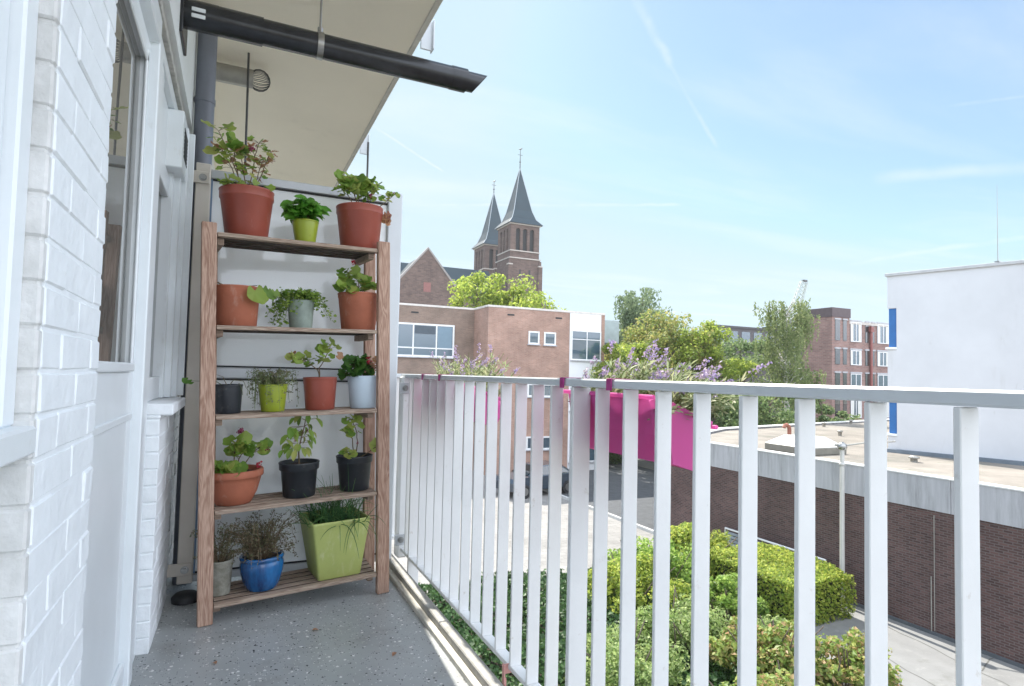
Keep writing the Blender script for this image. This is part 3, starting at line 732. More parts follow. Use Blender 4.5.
for j in range(52):
    a = R.uniform(0,2*PI); rr = R.uniform(.03,.15); x, y = rr*math.cos(a)*1.05, rr*math.sin(a)*.7-.01
    zt = R.uniform(.0,.075)-(rr-.04)*.75
    if rr > .1 and R.random() < .5: zt -= R.uniform(.02,.07)
    if abs(x) < .06 and y < -.05: zt = max(zt, -.05)
    Q = p.stem([(x*.2,y*.2,0),(x*.6,y*.6,.05),(x,y,zt)],.0012,.0008)
    for k in range(20):
        q = Q[R.randrange(3,len(Q))]+Vector((R.gauss(0,.010),R.gauss(0,.010),R.gauss(0,.008))); b = R.uniform(0,2*PI)
        L = R.uniform(.010,.018); p.lf.leaf(q,(math.cos(b),math.sin(b),R.uniform(-.6,.3)),(R.gauss(0,.5),-.5,.8),L,L,0,'oval',.2)
p.done(M['herb'])
p = Plant('potted_geranium',.717,.13,1,.101,.083,.186,M['terracotta2'],'orange terracotta pot under the top shelf at the right, geranium with one red bloom',rim=.022,lip=.0015,seed=23)
p.geranium([[(-.03,0,0),(-.05,-.02,.05),(-.06,-.03,.11)],[(.0,0,0),(.02,-.03,.04),(.07,-.05,.045)],[(-.04,-.02,0),(-.075,-.05,.03)],[(0,0,0),(-.01,-.03,.07)]],13,.055,lambda R:0,.04,.3)
p.flower((-.045,-.05,.165),.015,22); p.done(M['ger'],M['red'],M['stem'])
# --- shelf 3
p = Plant('potted_plant',.122,.12,2,.063,.053,.128,M['blackpot'],'black plastic pot with bare curling stems at the left of the third shelf',rim=.012,lip=.002,seed=31)
for pts in ([(0,0,0),(.02,-.02,.035),(.06,-.03,.03),(.075,-.06,-.01)],[(0,0,0),(-.05,-.02,.03),(-.085,-.035,.035)],[(0,0,0),(.04,-.05,.02),(.05,-.075,-.03)],[(0,0,0),(-.02,.0,.05),(-.05,-.02,.06)]): p.stem(pts,.002,.001)
for q in ((-.165,-.04,.035,.034),(-.15,-.05,.03,.026)): p.lf.leaf((q[0],q[1],p.sz+q[2]),(-.6,-.3,-.2),(0,-.8,.5),q[3],q[3],0,'round',.2)
p.stem([(-.085,-.035,.035),(-.15,-.04,.035)],.001,.001)
p.done(M['gerdark'],None,M['thyme'])
p = Plant('potted_herb',.312,.12,2,.065,.051,.125,M['lime'],'small lime green pot with wispy trailing thyme on the third shelf',rim=.008,lip=.0005,seed=32)
R = p.R
def wispy(p, n, rmax, up, hang, lsz, nl, r=.0007):
    R = p.R
    for j in range(n):
        a = R.uniform(0,2*PI); rr = R.uniform(.3,1)*rmax; x, y = rr*math.cos(a), rr*math.sin(a)*.7
        zt = R.uniform(.2,1)*up
        pts = [(x*.2,y*.2,0),(x*.6,y*.6,zt*.8),(x,y,zt)]
        if rr > rmax*.6: pts.append((x*1.05,y*1.1-.01,zt-R.uniform(.2,1)*hang))
        Q = p.stem(pts,r*1.5,r)
        for k in range(nl):
            q = Q[R.randrange(2,len(Q))]+Vector((R.gauss(0,.006),R.gauss(0,.006),R.gauss(0,.006)))
            p.lf.quad(q,(R.gauss(0,1),R.gauss(0,1)-.5,R.gauss(0,1)),R.uniform(.6,1.3)*lsz,.55)
wispy(p, 70, .125, .085, .14, .011, 24); p.done(M['thyme'])
p = Plant('potted_geranium',.527,.12,2,.079,.067,.155,M['terracotta'],'terracotta pot on the third shelf with a lopsided geranium and one dead leaf',rim=.03,lip=.001,seed=33)
p.geranium([[(0,0,0),(-.01,-.02,.06),(.02,-.03,.11),(.04,-.03,.17)],[(0,0,0),(-.01,0,.05),(-.07,-.02,.09),(-.12,-.03,.10)]],16,.050,lambda R:0 if R.random()<.93 else 1,.042,.35)
p.lf.leaf((.075,-.04,p.sz+.12),(1,0,-.5),(0,-1,.3),.04,.04,1,'round',.3); p.done([M['ger'],M['dead']],None,M['stem'])
p = Plant('potted_geranium',.742,.12,2,.080,.066,.160,M['bluepot'],'pale blue pot on the third shelf with dark green geranium and a red flower',rim=.012,lip=.001,seed=34)
p.geranium([[(-.02,0,0),(-.05,-.02,.04),(-.06,-.03,.08)],[(0,0,0),(-.03,-.01,.09)],[(-.04,0,0),(-.09,-.03,.02)],[(0,0,0),(-.01,-.03,.06)]],20,.048,lambda R:0,.040,.2)
p.geranium([[(.02,0,0),(.05,-.02,.05),(.08,-.03,.09)]],14,.032,lambda R:1 if R.random()<.7 else 0,.035,.2)
p.flower((.005,-.06,.09),.018,26); p.done([M['gerdark'],M['dead']],M['red'],M['stem'])
# --- shelf 4
bowl = [(0,0),(.07,0),(.074,.004),(.098,.05),(.112,.10),(.117,.118),(.123,.12),(.125,.124),(.125,.146),(.122,.150),(.112,.150),(.108,.142),(.10,.10)]
p = Plant('potted_geranium',.150,.128,3,.125,.073,.150,M['terracotta2'],'shallow terracotta bowl at the left of the fourth shelf with pink budded geranium',prof=bowl,seed=41)
p.geranium([[(0,0,0),(.02,-.02,.06),(.05,-.02,.12)],[(0,0,0),(.0,-.02,.07),(.0,-.03,.13)],[(.02,0,0),(.07,-.03,.08),(.09,-.03,.10)],[(-.03,0,0),(-.07,-.04,.03)],[(0,0,0),(-.05,-.06,.02)],[(0,0,0),(-.02,-.07,.015)]],13,.050,lambda R:0,.042,.35)
p.flower((.02,-.05,.19),.018,26); p.flower((.09,-.10,.04),.017,24,1); p.flower((.13,-.06,.10),.012,16)
p.done(M['ger'],[M['pinkp'],M['red']],M['stem'])
p = Plant('potted_geranium',.432,.12,3,.092,.072,.160,M['blackpot'],'black pot in the middle of the fourth shelf with an upright narrow leaved geranium',rim=.036,lip=.006,seed=42)
R = p.R; Q = p.stem([(0,0,0),(-.005,-.01,.08),(.01,-.02,.15),(.03,-.02,.24)],.004,.002)
for j in range(44):
    q = Q[R.randrange(3,len(Q))]; a = R.uniform(0,2*PI); d = Vector((math.cos(a)*1.1,math.sin(a)*.7-.2,R.uniform(-.1,.5))); tip = q+d*R.uniform(.02,.06)
    if R.random() < .12: tip = q+Vector((-.09,-.03,-.0))*R.uniform(.6,1)
    p.st.tube([q,tip],.001,4,cap=False); L = R.uniform(.035,.06); p.lf.leaf(tip,Vector((d.x,d.y,-1.0)),(d.x*.4,-.6,.7),L,L*.5,0,'oval',.25)
p.flower((.03,-.04,.16),.010,10); p.flower((-.03,-.05,.12),.008,8); p.done(M['ger'],M['pinkp'],M['stem'])
p = Plant('potted_geranium',.697,.12,3,.089,.070,.168,M['blackpot'],'black pot at the right of the fourth shelf, sparse geranium above it',rim=.034,lip=.005,seed=43)
p.geranium([[(0,0,0),(.01,-.02,.08),(.0,-.02,.15),(-.02,-.02,.19)],[(0,0,0),(-.03,-.04,.02),(-.05,-.05,.03)]],14,.038,lambda R:0,.034,.3)
p.geranium([[(0,0,0),(-.02,-.02,.10),(-.055,-.03,.13)],[(.02,0,0),(.09,-.04,.05),(.12,-.04,.05)]],4,.062,lambda R:0,.02,.9)
p.flower((.0,-.04,.08),.009,10); p.done(M['ger'],M['pinkp'],M['stem'])
# --- shelf 5
p = Plant('potted_plant',.098,.13,4,.056,.043,.150,M['oldpot'],'mossy old grey clay pot on the bottom shelf beside the left leg',rim=.03,lip=.002,seed=51)
wispy(p, 40, .11, .16, .03, .011, 20, .0009); p.done(M['thyme'],None,M['stem'])
bl = [(0,0),(.062,0),(.066,.004),(.078,.03),(.090,.075),(.094,.11),(.090,.125),(.088,.130),(.093,.134),(.095,.140),(.094,.147),(.088,.150),(.081,.147),(.078,.13),(.08,.10)]
p = Plant('potted_herb',.268,.105,4,.095,.066,.150,M['blueglaze'],'glossy cobalt blue glazed pot on the bottom shelf holding a dry tangled herb',prof=bl,seed=52)
wispy(p, 150, .18, .19, .05, .011, 22, .0009); p.done(M['dry'],None,M['stem'])
# square planter
Mx = SM @ Matrix.Translation((.602,.135,SHZ[4]+.0008))
sq = empty('square_planter', M=Mx, label='tall square lime green planter with overgrown chives on the bottom shelf', cat='planter')
m = MB()
def sqring(a, z, r=.012):
    out = []
    for (sx, sy) in ((1,1),(-1,1),(-1,-1),(1,-1)):
        t0 = {(1,1):0,(-1,1):90,(-1,-1):180,(1,-1):270}[(sx,sy)]
        for k in range(5):
            t = rad(t0+k*22.5); out.append((sx*(a-r)+r*math.cos(t), sy*(a-r)+r*math.sin(t), z))
    return out
lv = [(.098,0),(.101,.004),(.120,.15),(.136,.262),(.138,.27),(.134,.274),(.127,.272),(.122,.235),(.115,.16)]
vs = []; fs = []; n = 20
for a, z in lv: vs += sqring(a, z)
for i in range(len(lv)-1):
    for k in range(n): fs.append((i*n+k,i*n+(k+1)%n,(i+1)*n+(k+1)%n,(i+1)*n+k))
fs.append(tuple(range(n))[::-1]); m.add(vs, fs, 0, True)
po = m.build('pot', M['lime2'], sq)
m = MB(); m.add(sqring(.1205,.24), [tuple(range(n))]); m.build('soil', M['soil'], sq)
m = MB(); R = random.Random(77)
for j in range(190):
    b = Vector((R.uniform(-.10,.10),R.uniform(-.10,.10),.24)); a = R.uniform(0,2*PI); lean = abs(R.gauss(0,.5))+.05
    H = R.uniform(.11,.235); d = Vector((math.cos(a)*lean,math.sin(a)*lean,1)).normalized(); P = [b]
    g_ = R.uniform(.0,1.1)**2
    if j < 7: b = Vector((R.uniform(-.02,.1),-.10,.24)); d = Vector((R.uniform(-.5,.3),-.5,1.1)).normalized(); H = R.uniform(.15,.24); g_ = R.uniform(1.0,2.2); P = [b]
    if j in (7,8,9): b = Vector((.03*(j-7),-.05,.24)); d = Vector((-.65+.3*(j-7),-.1,1)).normalized(); H = .30; g_ = .1; P = [b]
    for k in range(7):
        d = (d+Vector((d.x*.1,d.y*.1,-g_*.30))).normalized(); P.append(P[-1]+d*H/7)
        if P[-1].z < .285 and (abs(P[-1].x) > .1 or abs(P[-1].y) > .1): 
            s_ = max(abs(P[-1].x),abs(P[-1].y)); 
            if s_ < .146: P[-1].x *= .146/s_; P[-1].y *= .146/s_
    m.tube(P, [.0019,.0019,.0018,.0017,.0015,.0013,.001,.0005], 4, cap=False)
m.build('chives', M['chive'], sq)

# ------------------------------------------------------------------ ground and town
G = -4.6
def flat(name, poly, z, mat):
    m = MB(); a = sum(poly[i][0]*poly[(i+1)%len(poly)][1]-poly[(i+1)%len(poly)][0]*poly[i][1] for i in range(len(poly)))
    if a < 0: poly = poly[::-1]
    m.add([(x,y,z) for x,y in poly],[tuple(range(len(poly)))]); return structure(name, m, mat)
flat('ground', [(-1500,-1500),(2500,-1500),(2500,2500),(-1500,2500)], G-.012, mk('dry_ground', (.30,.29,.25), .9, .3, .2, world=True))
def paving(name, c, bw, bh, mort, rough=.85):
    m = brickmat(name, tuple(x*.93 for x in c), tuple(x*1.05 for x in c), mort, bw, bh, .012, rough, .2)
    nt, N, L = nodes(m)
    sp = [n for n in N if n.type == 'SEPXYZ'][0]; cb = [n for n in N if n.type == 'COMBXYZ'][0]
    for l in list(L):
        if l.to_node == cb: L.remove(l)
    L.new(sp.outputs[0], cb.inputs[0]); L.new(sp.outputs[1], cb.inputs[1]); return m
M['plaza'] = paving('pale_paving_tiles', (.27,.26,.245), .6, .3, (.19,.185,.17))
M['asphalt'] = mk('asphalt', (.075,.08,.085), .9, .2, 3, world=True, bump=.3, bscale=80)
M['path'] = mk('weathered_grey_path', (.215,.215,.21), .9, .12, 1.6, detail=8, world=True, bump=.3, bscale=60)
flat('pavement', [(-30,14.9),(14.1,14.9),(14.1,31.7),(13.05,31.7),(13.05,33.9),(-30,33.9)], G+.004, M['plaza'])
flat('road', [(14.22,17.0),(24,17.0),(24,60),(20.95,60),(20.95,31.7),(14.22,31.7)], G, M['asphalt'])
flat('path', [(6.0,-20),(14.9,-20),(14.9,14.8),(11.8,14.8),(11.8,9.6),(9.2,9.6),(9.2,5.5),(6.0,5.5)], G, M['path'])
m = MB(); y = 14.9
while y < 31.6: m.box((14.1,y,G-.01),(14.22,y+.995,G+.13), ch=.012); y += 1
structure('kerb', m, mk('pale_kerbstone', (.5,.5,.48), .8, .08, 4))
m = MB(); x = 3.0
while x < 12: m.box((x,14.78,G-.01),(x+.99,14.9,G+.16), ch=.012); x += 1
structure('kerb', m, mk('grey_kerbstone', (.38,.37,.34), .85, .12, 6))
flat('sunlit_pavement', [(24.2,30.0),(60,30.0),(60,70),(24.2,70)], G+.006, M['plaza'])
# joints of the path
m = MB()
for a, b in (((15.5-1.2,9.9),(10.2,6.0)),((14.8,7.4),(11.5,6.6)),((14.2,9.6),(13.2,4.5)),((12.6,8.8),(11.6,4.0))):
    a = Vector((*a,G+.001)); b = Vector((*b,G+.001)); d = (b-a).normalized(); w = Vector((-d.y,d.x,0))*.012
    pts = [a.lerp(b, i/14)+Vector((rnd.uniform(-.05,.05),rnd.uniform(-.05,.05),.0025)) for i in range(15)]
    for i in range(14):
        m.add([pts[i]-w,pts[i+1]-w,pts[i+1]+w,pts[i]+w],[(0,1,2,3)])
structure('path_cracks', m, mk('crack_dirt', (.11,.11,.10), .95))

# --- garage with flat roof
bdark = brickmat('dark_brown_brick', (.070,.042,.040), (.135,.078,.070), (.135,.11,.105), .165, .056, .010)
M['concrete'] = mk('weathered_concrete_band', (.42,.42,.44), .85, .12, 1.5, detail=8, world=True, stretch=(6,6,.5))
gar = empty('garage_building', (14.9,12,G), label='long low dark brick building with a pale concrete band and gravel flat roof', cat='building')
def loc_(o, root): o.location = -Vector(root.location); return o
poly = [(14.9,-8),(14.62,17.6),(19.6,20.4),(33,23.1),(60,28.5),(60,-8)]
m = MB(); m.prism(poly, G, -1.80); loc_(m.build('brick_wall', bdark, gar), gar)
polyb = [(14.87,-8.02),(14.59,17.63),(19.6,20.45),(33,23.15),(60,28.55),(60,-8.02)]
m = MB()
ys = [-8,-5.3,-2.6,.1,2.8,5.5,8.2,10.9,13.6,16.3,17.63]
def gx(y): return 14.87+(y+8)*(14.59-14.87)/25.6
for i in range(len(ys)-1):
    a, b = ys[i]+.006, ys[i+1]-.006
    m.prism([(gx(a),a),(gx(b),b),(gx(b)+.30,b),(gx(a)+.30,a)], -1.80, -1.05)
m.prism([(14.60,17.63),(19.6,20.45),(33,23.15),(60,28.55),(60,28.3),(33,22.9),(19.65,20.2),(14.9,17.4)], -1.80, -1.05)
loc_(m.build('concrete_band', M['concrete'], gar), gar)
m = MB(); m.prism([(gx(-8)-.02,-8),(gx(17.63)-.02,17.66),(gx(17.63)+.33,17.4),(gx(-8)+.33,-8)], -1.05, -1.02)
m.prism([(14.58,17.66),(19.6,20.48),(33,23.18),(60,28.58),(60,28.2),(33,22.8),(19.65,20.1),(14.9,17.35)], -1.052, -1.015)
loc_(m.build('roof_edge_trim', mk('pale_roof_trim', (.66,.66,.64), .6, .06, 3), gar), gar)
rgm = mk('roof_gravel', (.235,.21,.18), .95, .25, .7, detail=10, world=True, bump=.8, bscale=30)
freckle(rgm, (.12,.12,.10), .54, .7, .5, .7); freckle(rgm, (.09,.12,.05), .62, .72, 1.1, .6)
m = MB(); m.prism([(15.1,-8),(14.85,17.3),(19.7,20.1),(33,22.8),(60,28.2),(60,-8)], -1.80, -1.12); loc_(m.build('gravel_roof', rgm, gar), gar)
m = MB()
for (y, z0, z1) in ((8.55,G+.1,-1.9),(8.62,G+.05,G+1.3)):
    m.tube([(gx(y)+.02-.035,y,z0),(gx(y)+.02-.035,y,z1)], .012 if z1 < -3 else .008, 8)
loc_(m.build('conduit', M['zinc'], gar), gar)
m = MB(); m.prism([(gx(-8)-.03,-8),(gx(17.5)-.03,17.5),(gx(17.5)+.1,17.5),(gx(-8)+.1,-8)], G, G+.07); loc_(m.build('plinth', mk('dark_plinth', (.09,.10,.11), .8), gar), gar)
# roof furniture
def roofp(px, py): return hit(px, py, 2, -1.12)
q = roofp(798,452)
sk = empty('skylight', (q.x+.3,q.y,-1.118), label='pale pyramid skylight on the gravel flat roof', cat='skylight')
m = MB(); m.box((-.82,-.85,0),(.82,.85,.22), ch=.02); m.build('kerb', mk('skylight_kerb', (.20,.19,.16), .7), sk)
m = MB(); a, b = .80, .40
m.add([(-a,-.83,.222),(a,-.83,.222),(a,.83,.222),(-a,.83,.222),(-b,-.42,.50),(b,-.42,.50),(b,.42,.50),(-b,.42,.50)],[(0,1,5,4),(1,2,6,5),(2,3,7,6),(3,0,4,7),(4,5,6,7)])
m.build('dome', mk('opal_skylight_dome', (.55,.55,.51), .35, .06, 2), sk)
q = roofp(792,441)
m = MB(); m.tube([(0,0,0),(0,0,.36),(-.03,0,.46),(-.14,0,.53),(-.26,0,.50),(-.30,0,.42)], .075, 14); o = m.build('roof_cowl', mk('rusty_red_pipe', (.33,.13,.09), .7), None); o.location = (q.x+.8,q.y+.8,-1.121)
tag(o, 'rusty red bent vent pipe on the flat roof behind the pyramid skylight', 'vent')
for (px,py,lab) in ((824,427,'small roof vent stub left of the brick flats, far back on the gravel roof'),(851,424,'tiny vent stub at the back of the gravel roof, just right of the nearer stub'),(840,436,'pale vent stub in the middle of the gravel roof, right of the skylight')):
    q = roofp(px,py); m = MB(); m.lathe([(.07,0),(.07,.16),(.11,.17),(.11,.22),(0,.24)], 14); o = m.build('roof_vent', M['zinc']); o.location = (q.x,q.y,-1.121); tag(o, lab, 'vent', 'vent stubs on the gravel roof')
q = roofp(914,462); m = MB(); m.lathe([(.09,0),(.09,.10),(.14,.11),(.14,.15),(0,.19)], 14); o = m.build('roof_vent', M['zinc']); o.location = (q.x,q.y,-1.121); tag(o, 'roof vent stub right in front of the white building base', 'vent', 'vent stubs on the gravel roof')
# --- white building
wbm = mk('pale_render', (.60,.61,.63), .85, .06, .5, detail=9, world=True, bump=.2, bscale=20)
freckle(wbm, (.44,.43,.41), .56, .74, .9, .55, (1,1,.25)); freckle(wbm, (.40,.39,.37), .66, .74, 3.0, .4, (1,1,.5))
freckle(M['concrete'], (.20,.20,.20), .52, .72, 3.0, .7, (1,1,.12)); freckle(M['path'], (.12,.12,.10), .56, .74, 1.2, .6); freckle(M['path'], (.30,.30,.28), .58, .7, 4, .5)
freckle(M['plaza'], (.2,.19,.17), .54, .75, .8, .5)
W0 = hit(888,452,2,-1.12); W1 = hit(1024,465.5,2,-1.12); dW = (W1-W0).normalized(); nW = Vector((-dW.y,dW.x,0))
if nW.x < 0: nW = -nW
ang = math.atan2(dW.y, dW.x)
wh = empty('white_building', W0, label='big plain white rendered building with blue corner windows at the right edge', cat='building')
wh.rotation_euler = (0,0,ang)      # local x runs along the wall toward the viewer's right, local +y points away
T = 5.74
sgn = 1
m = MB(); m.box((0,.0,-.6),(16,12,T), ch=.0) 
m2 = MB()
# corner recesses hold the blue windows: body is built around them
m = MB(); zb = [(-.0,.66),(2.2,3.40)]
zA0, zA1, zB0, zB1 = .58,1.62, 3.38,4.68
m.box((.26,.0,-.6),(16,12,T)); m.box((0,.0,-.6),(.259,12,zA0)); m.box((0,.0,zA1),(.259,12,zB0)); m.box((0,.0,zB1),(.259,12,T))
m.build('wall', wbm, wh)
blue = mk('blue_window_paint', (.02,.13,.36), .4, .08, 4)
for z0, z1 in ((zA0,zA1),(zB0,zB1)):
    m = MB(); m.box((.03,.03,z0+.03),(.255,3.0,z1-.003), ch=.01); w_ = m.build('window', blue, wh)
    m = MB(); m.box((-.05,-.05,z0-.04),(.262,3.1,z0+.028), ch=.006); m.build('sill', M['white'], w_)
m = MB(); m.box((-.06,-.06,T),(16.1,12,T+.10), ch=.01); m.build('roof_trim', mk('grey_roof_trim', (.45,.46,.47), .5), wh)
m = MB(); m.box((-.05,-.10,-.02),(16,-.002,.12), ch=.01); m.build('base_flashing', mk('grey_flashing', (.14,.17,.20), .6), wh)
q = at(1004,255,17.2); m = MB(); m.tube([(0,0,0),(0,0,.8),(0,0,2.3)], [.014,.010,.005], 6); m.box((-.06,-.06,-.02),(.06,.06,.02)); o = m.build('antenna', M['steel']); o.location = (q.x+.3,q.y+.3,-1.12+T+.12); tag(o, 'thin antenna mast on the white building roof', 'antenna')

# --- centre building
bred = brickmat('pink_brown_brick', (.34,.19,.14), (.43,.255,.195), (.37,.29,.245), .22, .066, .012)
bred2 = brickmat('brown_brick', (.22,.15,.115), (.28,.195,.15), (.25,.21,.18), .22, .066, .012)
cb = empty('brick_office', (13.05,31.7,G), label='pink brown brick building with white framed windows across the paved court', cat='building')
def cbb(name, mb, mat, parent=None):
    o = mb.build(name, mat, parent or cb)
    if parent is None: o.location = -Vector(cb.location)
    return o
YF, YL, TZ = 31.7, 33.9, 4.99
WL = mk('white_window_frame', (.72,.73,.73), .45, .04, 4)
sl = mk('slate_blue_panel', (.16,.24,.30), .4, .06, 3)
m = MB(); m.box((13.05,YF,G),(20.95,46,TZ)); cbb('wall', m, bred)
m = MB(); m.box((-26,YL,G),(13.048,46,TZ-.003)); cbb('wall', m, bred2)
m = MB(); m.box((13.01,YF-.03,TZ),(20.98,46,TZ+.12), ch=.01); m.box((-26,YL-.03,TZ-.003),(13.005,46,TZ+.117), ch=.01); cbb('roof_trim', m, mk('pale_roof_edge', (.60,.56,.52), .6))
def window_at(x0, x1, z0, z1, y, mull=(), rows=(), fr=.08, panes=None, glass=None):
    m = MB(); d = .05
    m.box((x0,y-d,z0),(x1,y+.02,z0+fr)); m.box((x0,y-d,z1-fr),(x1,y+.02,z1)); m.box((x0,y-d,z0+fr),(x0+fr,y+.02,z1-fr)); m.box((x1-fr,y-d,z0+fr),(x1,y+.02,z1-fr))
    for mx in mull: m.box((mx-fr*.4,y-d+.003,z0+fr),(mx+fr*.4,y+.02,z1-fr))
    for rz in rows: m.box((x0+fr,y-d+.006,rz-fr*.35),(x1-fr,y+.02,rz+fr*.35))
    f = cbb('window', m, WL)
    m = MB(); m.box((x0+fr,y-.022,z0+fr),(x1-fr,y-.004,z1-fr)); m.build('pane', glass or M['glassblue'], f)
    m = MB(); m.box((x0-.05,y-.11,z0-.06),(x1+.05,y-.001,z0-.003)); m.build('sill', M['concrete'], f)
    return f
def wpx(xa, ya, xb, yb_, y, **k):
    a = hit(xa, ya, 1, y); b = hit(xb, yb_, 1, y); return window_at(a.x, b.x, b.z, a.z, y, **k)
for lev in (0,1,2):
    dz = -3.1*lev
    a = hit(528.5,331,1,YF); b = hit(539,344.5,1,YF); window_at(a.x,b.x,b.z+dz,a.z+dz,YF, fr=.09)
    a = hit(544,332,1,YF); b = hit(555.5,345.5,1,YF); window_at(a.x,b.x,b.z+dz,a.z+dz,YF, fr=.09)
# white panel bay
a = hit(570,314,1,YF); b = hit(601.0,316,1,YF)
m = MB(); m.box((a.x,YF-.04,G),(b.x,YF-.002,TZ-.01)); cbb('white_panel', m, mk('white_cladding', (.70,.71,.72), .5, .03, 2))
for lev in (0,1,2):
    dz = -3.1*lev
    wa = hit(571,330,1,YF); wb_ = hit(600,361,1,YF)
    f = window_at(wa.x, wb_.x, wb_.z+dz, wa.z+dz, YF-.045, mull=((wa.x*.48+wb_.x*.52),), rows=(wa.z+dz-.55,), fr=.07)
# left wing ribbon window
for lev in (0,1,2):
    dz = -3.1*lev
    wa = hit(380,321,1,YL); wb_ = hit(453.5,358,1,YL); xr = wb_.x
    f = window_at(-14, xr, wb_.z+dz, wa.z+dz, YL, mull=[xr-1.1, xr-2.5, xr-4.2, xr-5.4, xr-7.5, xr-10, xr-12.5, xr-15], rows=(wb_.z+dz+.52,), fr=.10)
    m = MB(); m.box((xr-1.02,YL-.035,wa.z+dz-1.45),(xr-.14,YL-.024,wa.z+dz-.14)); m.build('blue_blind', sl, f)
    m = MB(); m.box((xr-2.42,YL-.035,wa.z+dz-.60),(xr-1.18,YL-.024,wa.z+dz-.14)); m.build('blue_blind', mk('dark_blind', (.06,.08,.10), .5), f)
    m = MB(); m.box((xr-9.9,YL-.035,wa.z+dz-1.1),(xr-7.6,YL-.024,wa.z+dz-.14)); m.build('roller_blind', M['curtain'], f)
m = MB()
for px, y in ((415,YL),(511,YF),(559,YF)):
    a = hit(px, 309+ (px-415)*.01, 1, y); m.box((a.x-.22,y-.02,TZ-.42),(a.x+.22,y+.01,TZ-.33))
cbb('air_bricks', m, M['black'])
# small slate building behind
q = at(605,320,43); sb = empty('slate_building', (q.x-.4,q.y,G), label='dark slate building with a glass top, between the brick office and the grey green tree', cat='building')
m = MB(); m.box((0,0,0),(1.7,5,8.2)); m.build('wall', mk('slate_cladding', (.10,.11,.12), .6, .1, 1, stretch=(1,1,6)), sb)
m = MB(); m.box((.05,.05,8.2),(1.65,5,-G+q.z)); m.build('glass_top', mk('greenish_glass', (.34,.40,.40), .3, .1, 2), sb)

# --- far dark block and brown flats
fb = empty('grey_block', (49,52,G), label='long low dark grey block far behind the trees, left of the brown flats', cat='building')
m = MB(); m.box((0,0,0),(9.5,1.5,11.75)); m.box((9.6,.4,0),(24,1.9,12.1)); m.build('wall', mk('dark_slate_wall', (.085,.08,.085), .7, .1, .5), fb)
m = MB(); m.box((-.1,-.1,11.75),(9.55,1.6,12.0)); m.box((9.57,.3,12.1),(24.1,2,12.35)); m.build('roof_edge', mk('dark_fascia', (.06,.06,.065), .6), fb)
for i in range(7):
    m = MB(); x = .4+i*1.9 + (1.0 if i > 4 else 0); m.box((x,-.03+(.4 if x > 9.5 else 0),9.9),(x+1.3,.0+(.4 if x > 9.5 else 0)-.002,11.4)); m.build('window', M['glassblue'], fb)
bfl = brickmat('flats_brick', (.23,.135,.12), (.31,.19,.165), (.28,.22,.20), .4, .13, .02, bump=.2)
bf = empty('brick_flats', (46,34.9,G), label='four storey red brown brick flats with tall dark windows, left of the white building', cat='building')
def X_at(px, y): return hit(px, 380, 1, y).x - 46
m = MB(); m.box((0,0,0),(2.2,3,11.35)); m.box((2.2,.35,0),(30,3,10.9)); m.build('wall', bfl, bf)
m = MB(); m.box((-.05,-.05,11.35),(2.3,3.05,12.15)); m.build('roof_fascia', mk('dark_purple_fascia', (.10,.075,.08), .7), bf)
m = MB(); m.box((2.3,.28,10.9),(30,3,11.15)); m.build('roof_trim', mk('pale_trim', (.5,.46,.42), .7), bf)
rows = [(-G+4.75,-G+6.5),(-G+2.7,-G+4.0),(-G+.45,-G+1.95),(-G-1.9,-G-.2)]
for ri, (z0, z1) in enumerate(rows):
    for ci, (x0, x1, kind) in enumerate(((.35,.95,0),(1.35,1.8,0),(2.75,4.15,1),(4.75,5.15,0),(5.55,5.95,0),(6.35,7.9,1),(8.9,9.3,0),(9.9,11.3,1),(12.2,12.6,0))):
        yy = 0 if x0 < 2.2 else .35
        m = MB(); m.box((x0,yy-.04,z0),(x1,yy-.002,z1)); f = m.build('window', M['glass'] if not kind else M['glassblue'], bf)
        if kind:
            m = MB(); t = .07; xm = (x0+x1)/2
            m.box((x0,yy-.08,z0),(x0+t,yy-.042,z1)); m.box((x1-t,yy-.08,z0),(x1,yy-.042,z1)); m.box((x0+t,yy-.08,z0),(x1-t,yy-.042,z0+t)); m.box((x0+t,yy-.08,z1-t),(x1-t,yy-.042,z1)); m.box((xm-t/2,yy-.08,z0+t),(xm+t/2,yy-.042,z1-t))
            m.build('frame', WL, f)
            if (ri+ci) % 3 != 1:
                cw = rnd.uniform(.2,.4)
                for (ca, cb_) in ((x0+t,x0+t+cw),(x1-t-cw,x1-t)):
                    m = MB(); m.box((ca,yy-.06,z0+t),(cb_,yy-.045,z1-t)); m.build('curtain', M['curtain'], f)
        m = MB(); m.box((x0-.08,yy-.09,z1+.02),(x1+.08,yy-.003,z1+.16)); m.build('lintel', M['concrete'], f)
for x in (5.35,8.5,12.0):
    m = MB(); m.tube([(x,.2,0),(x,.2,10.6)], .12, 10); m.box((x-.18,.05,10.3),(x+.18,.34,10.8)); m.build('downpipe', mk('red_brown_pipe', (.24,.08,.07), .5), bf)

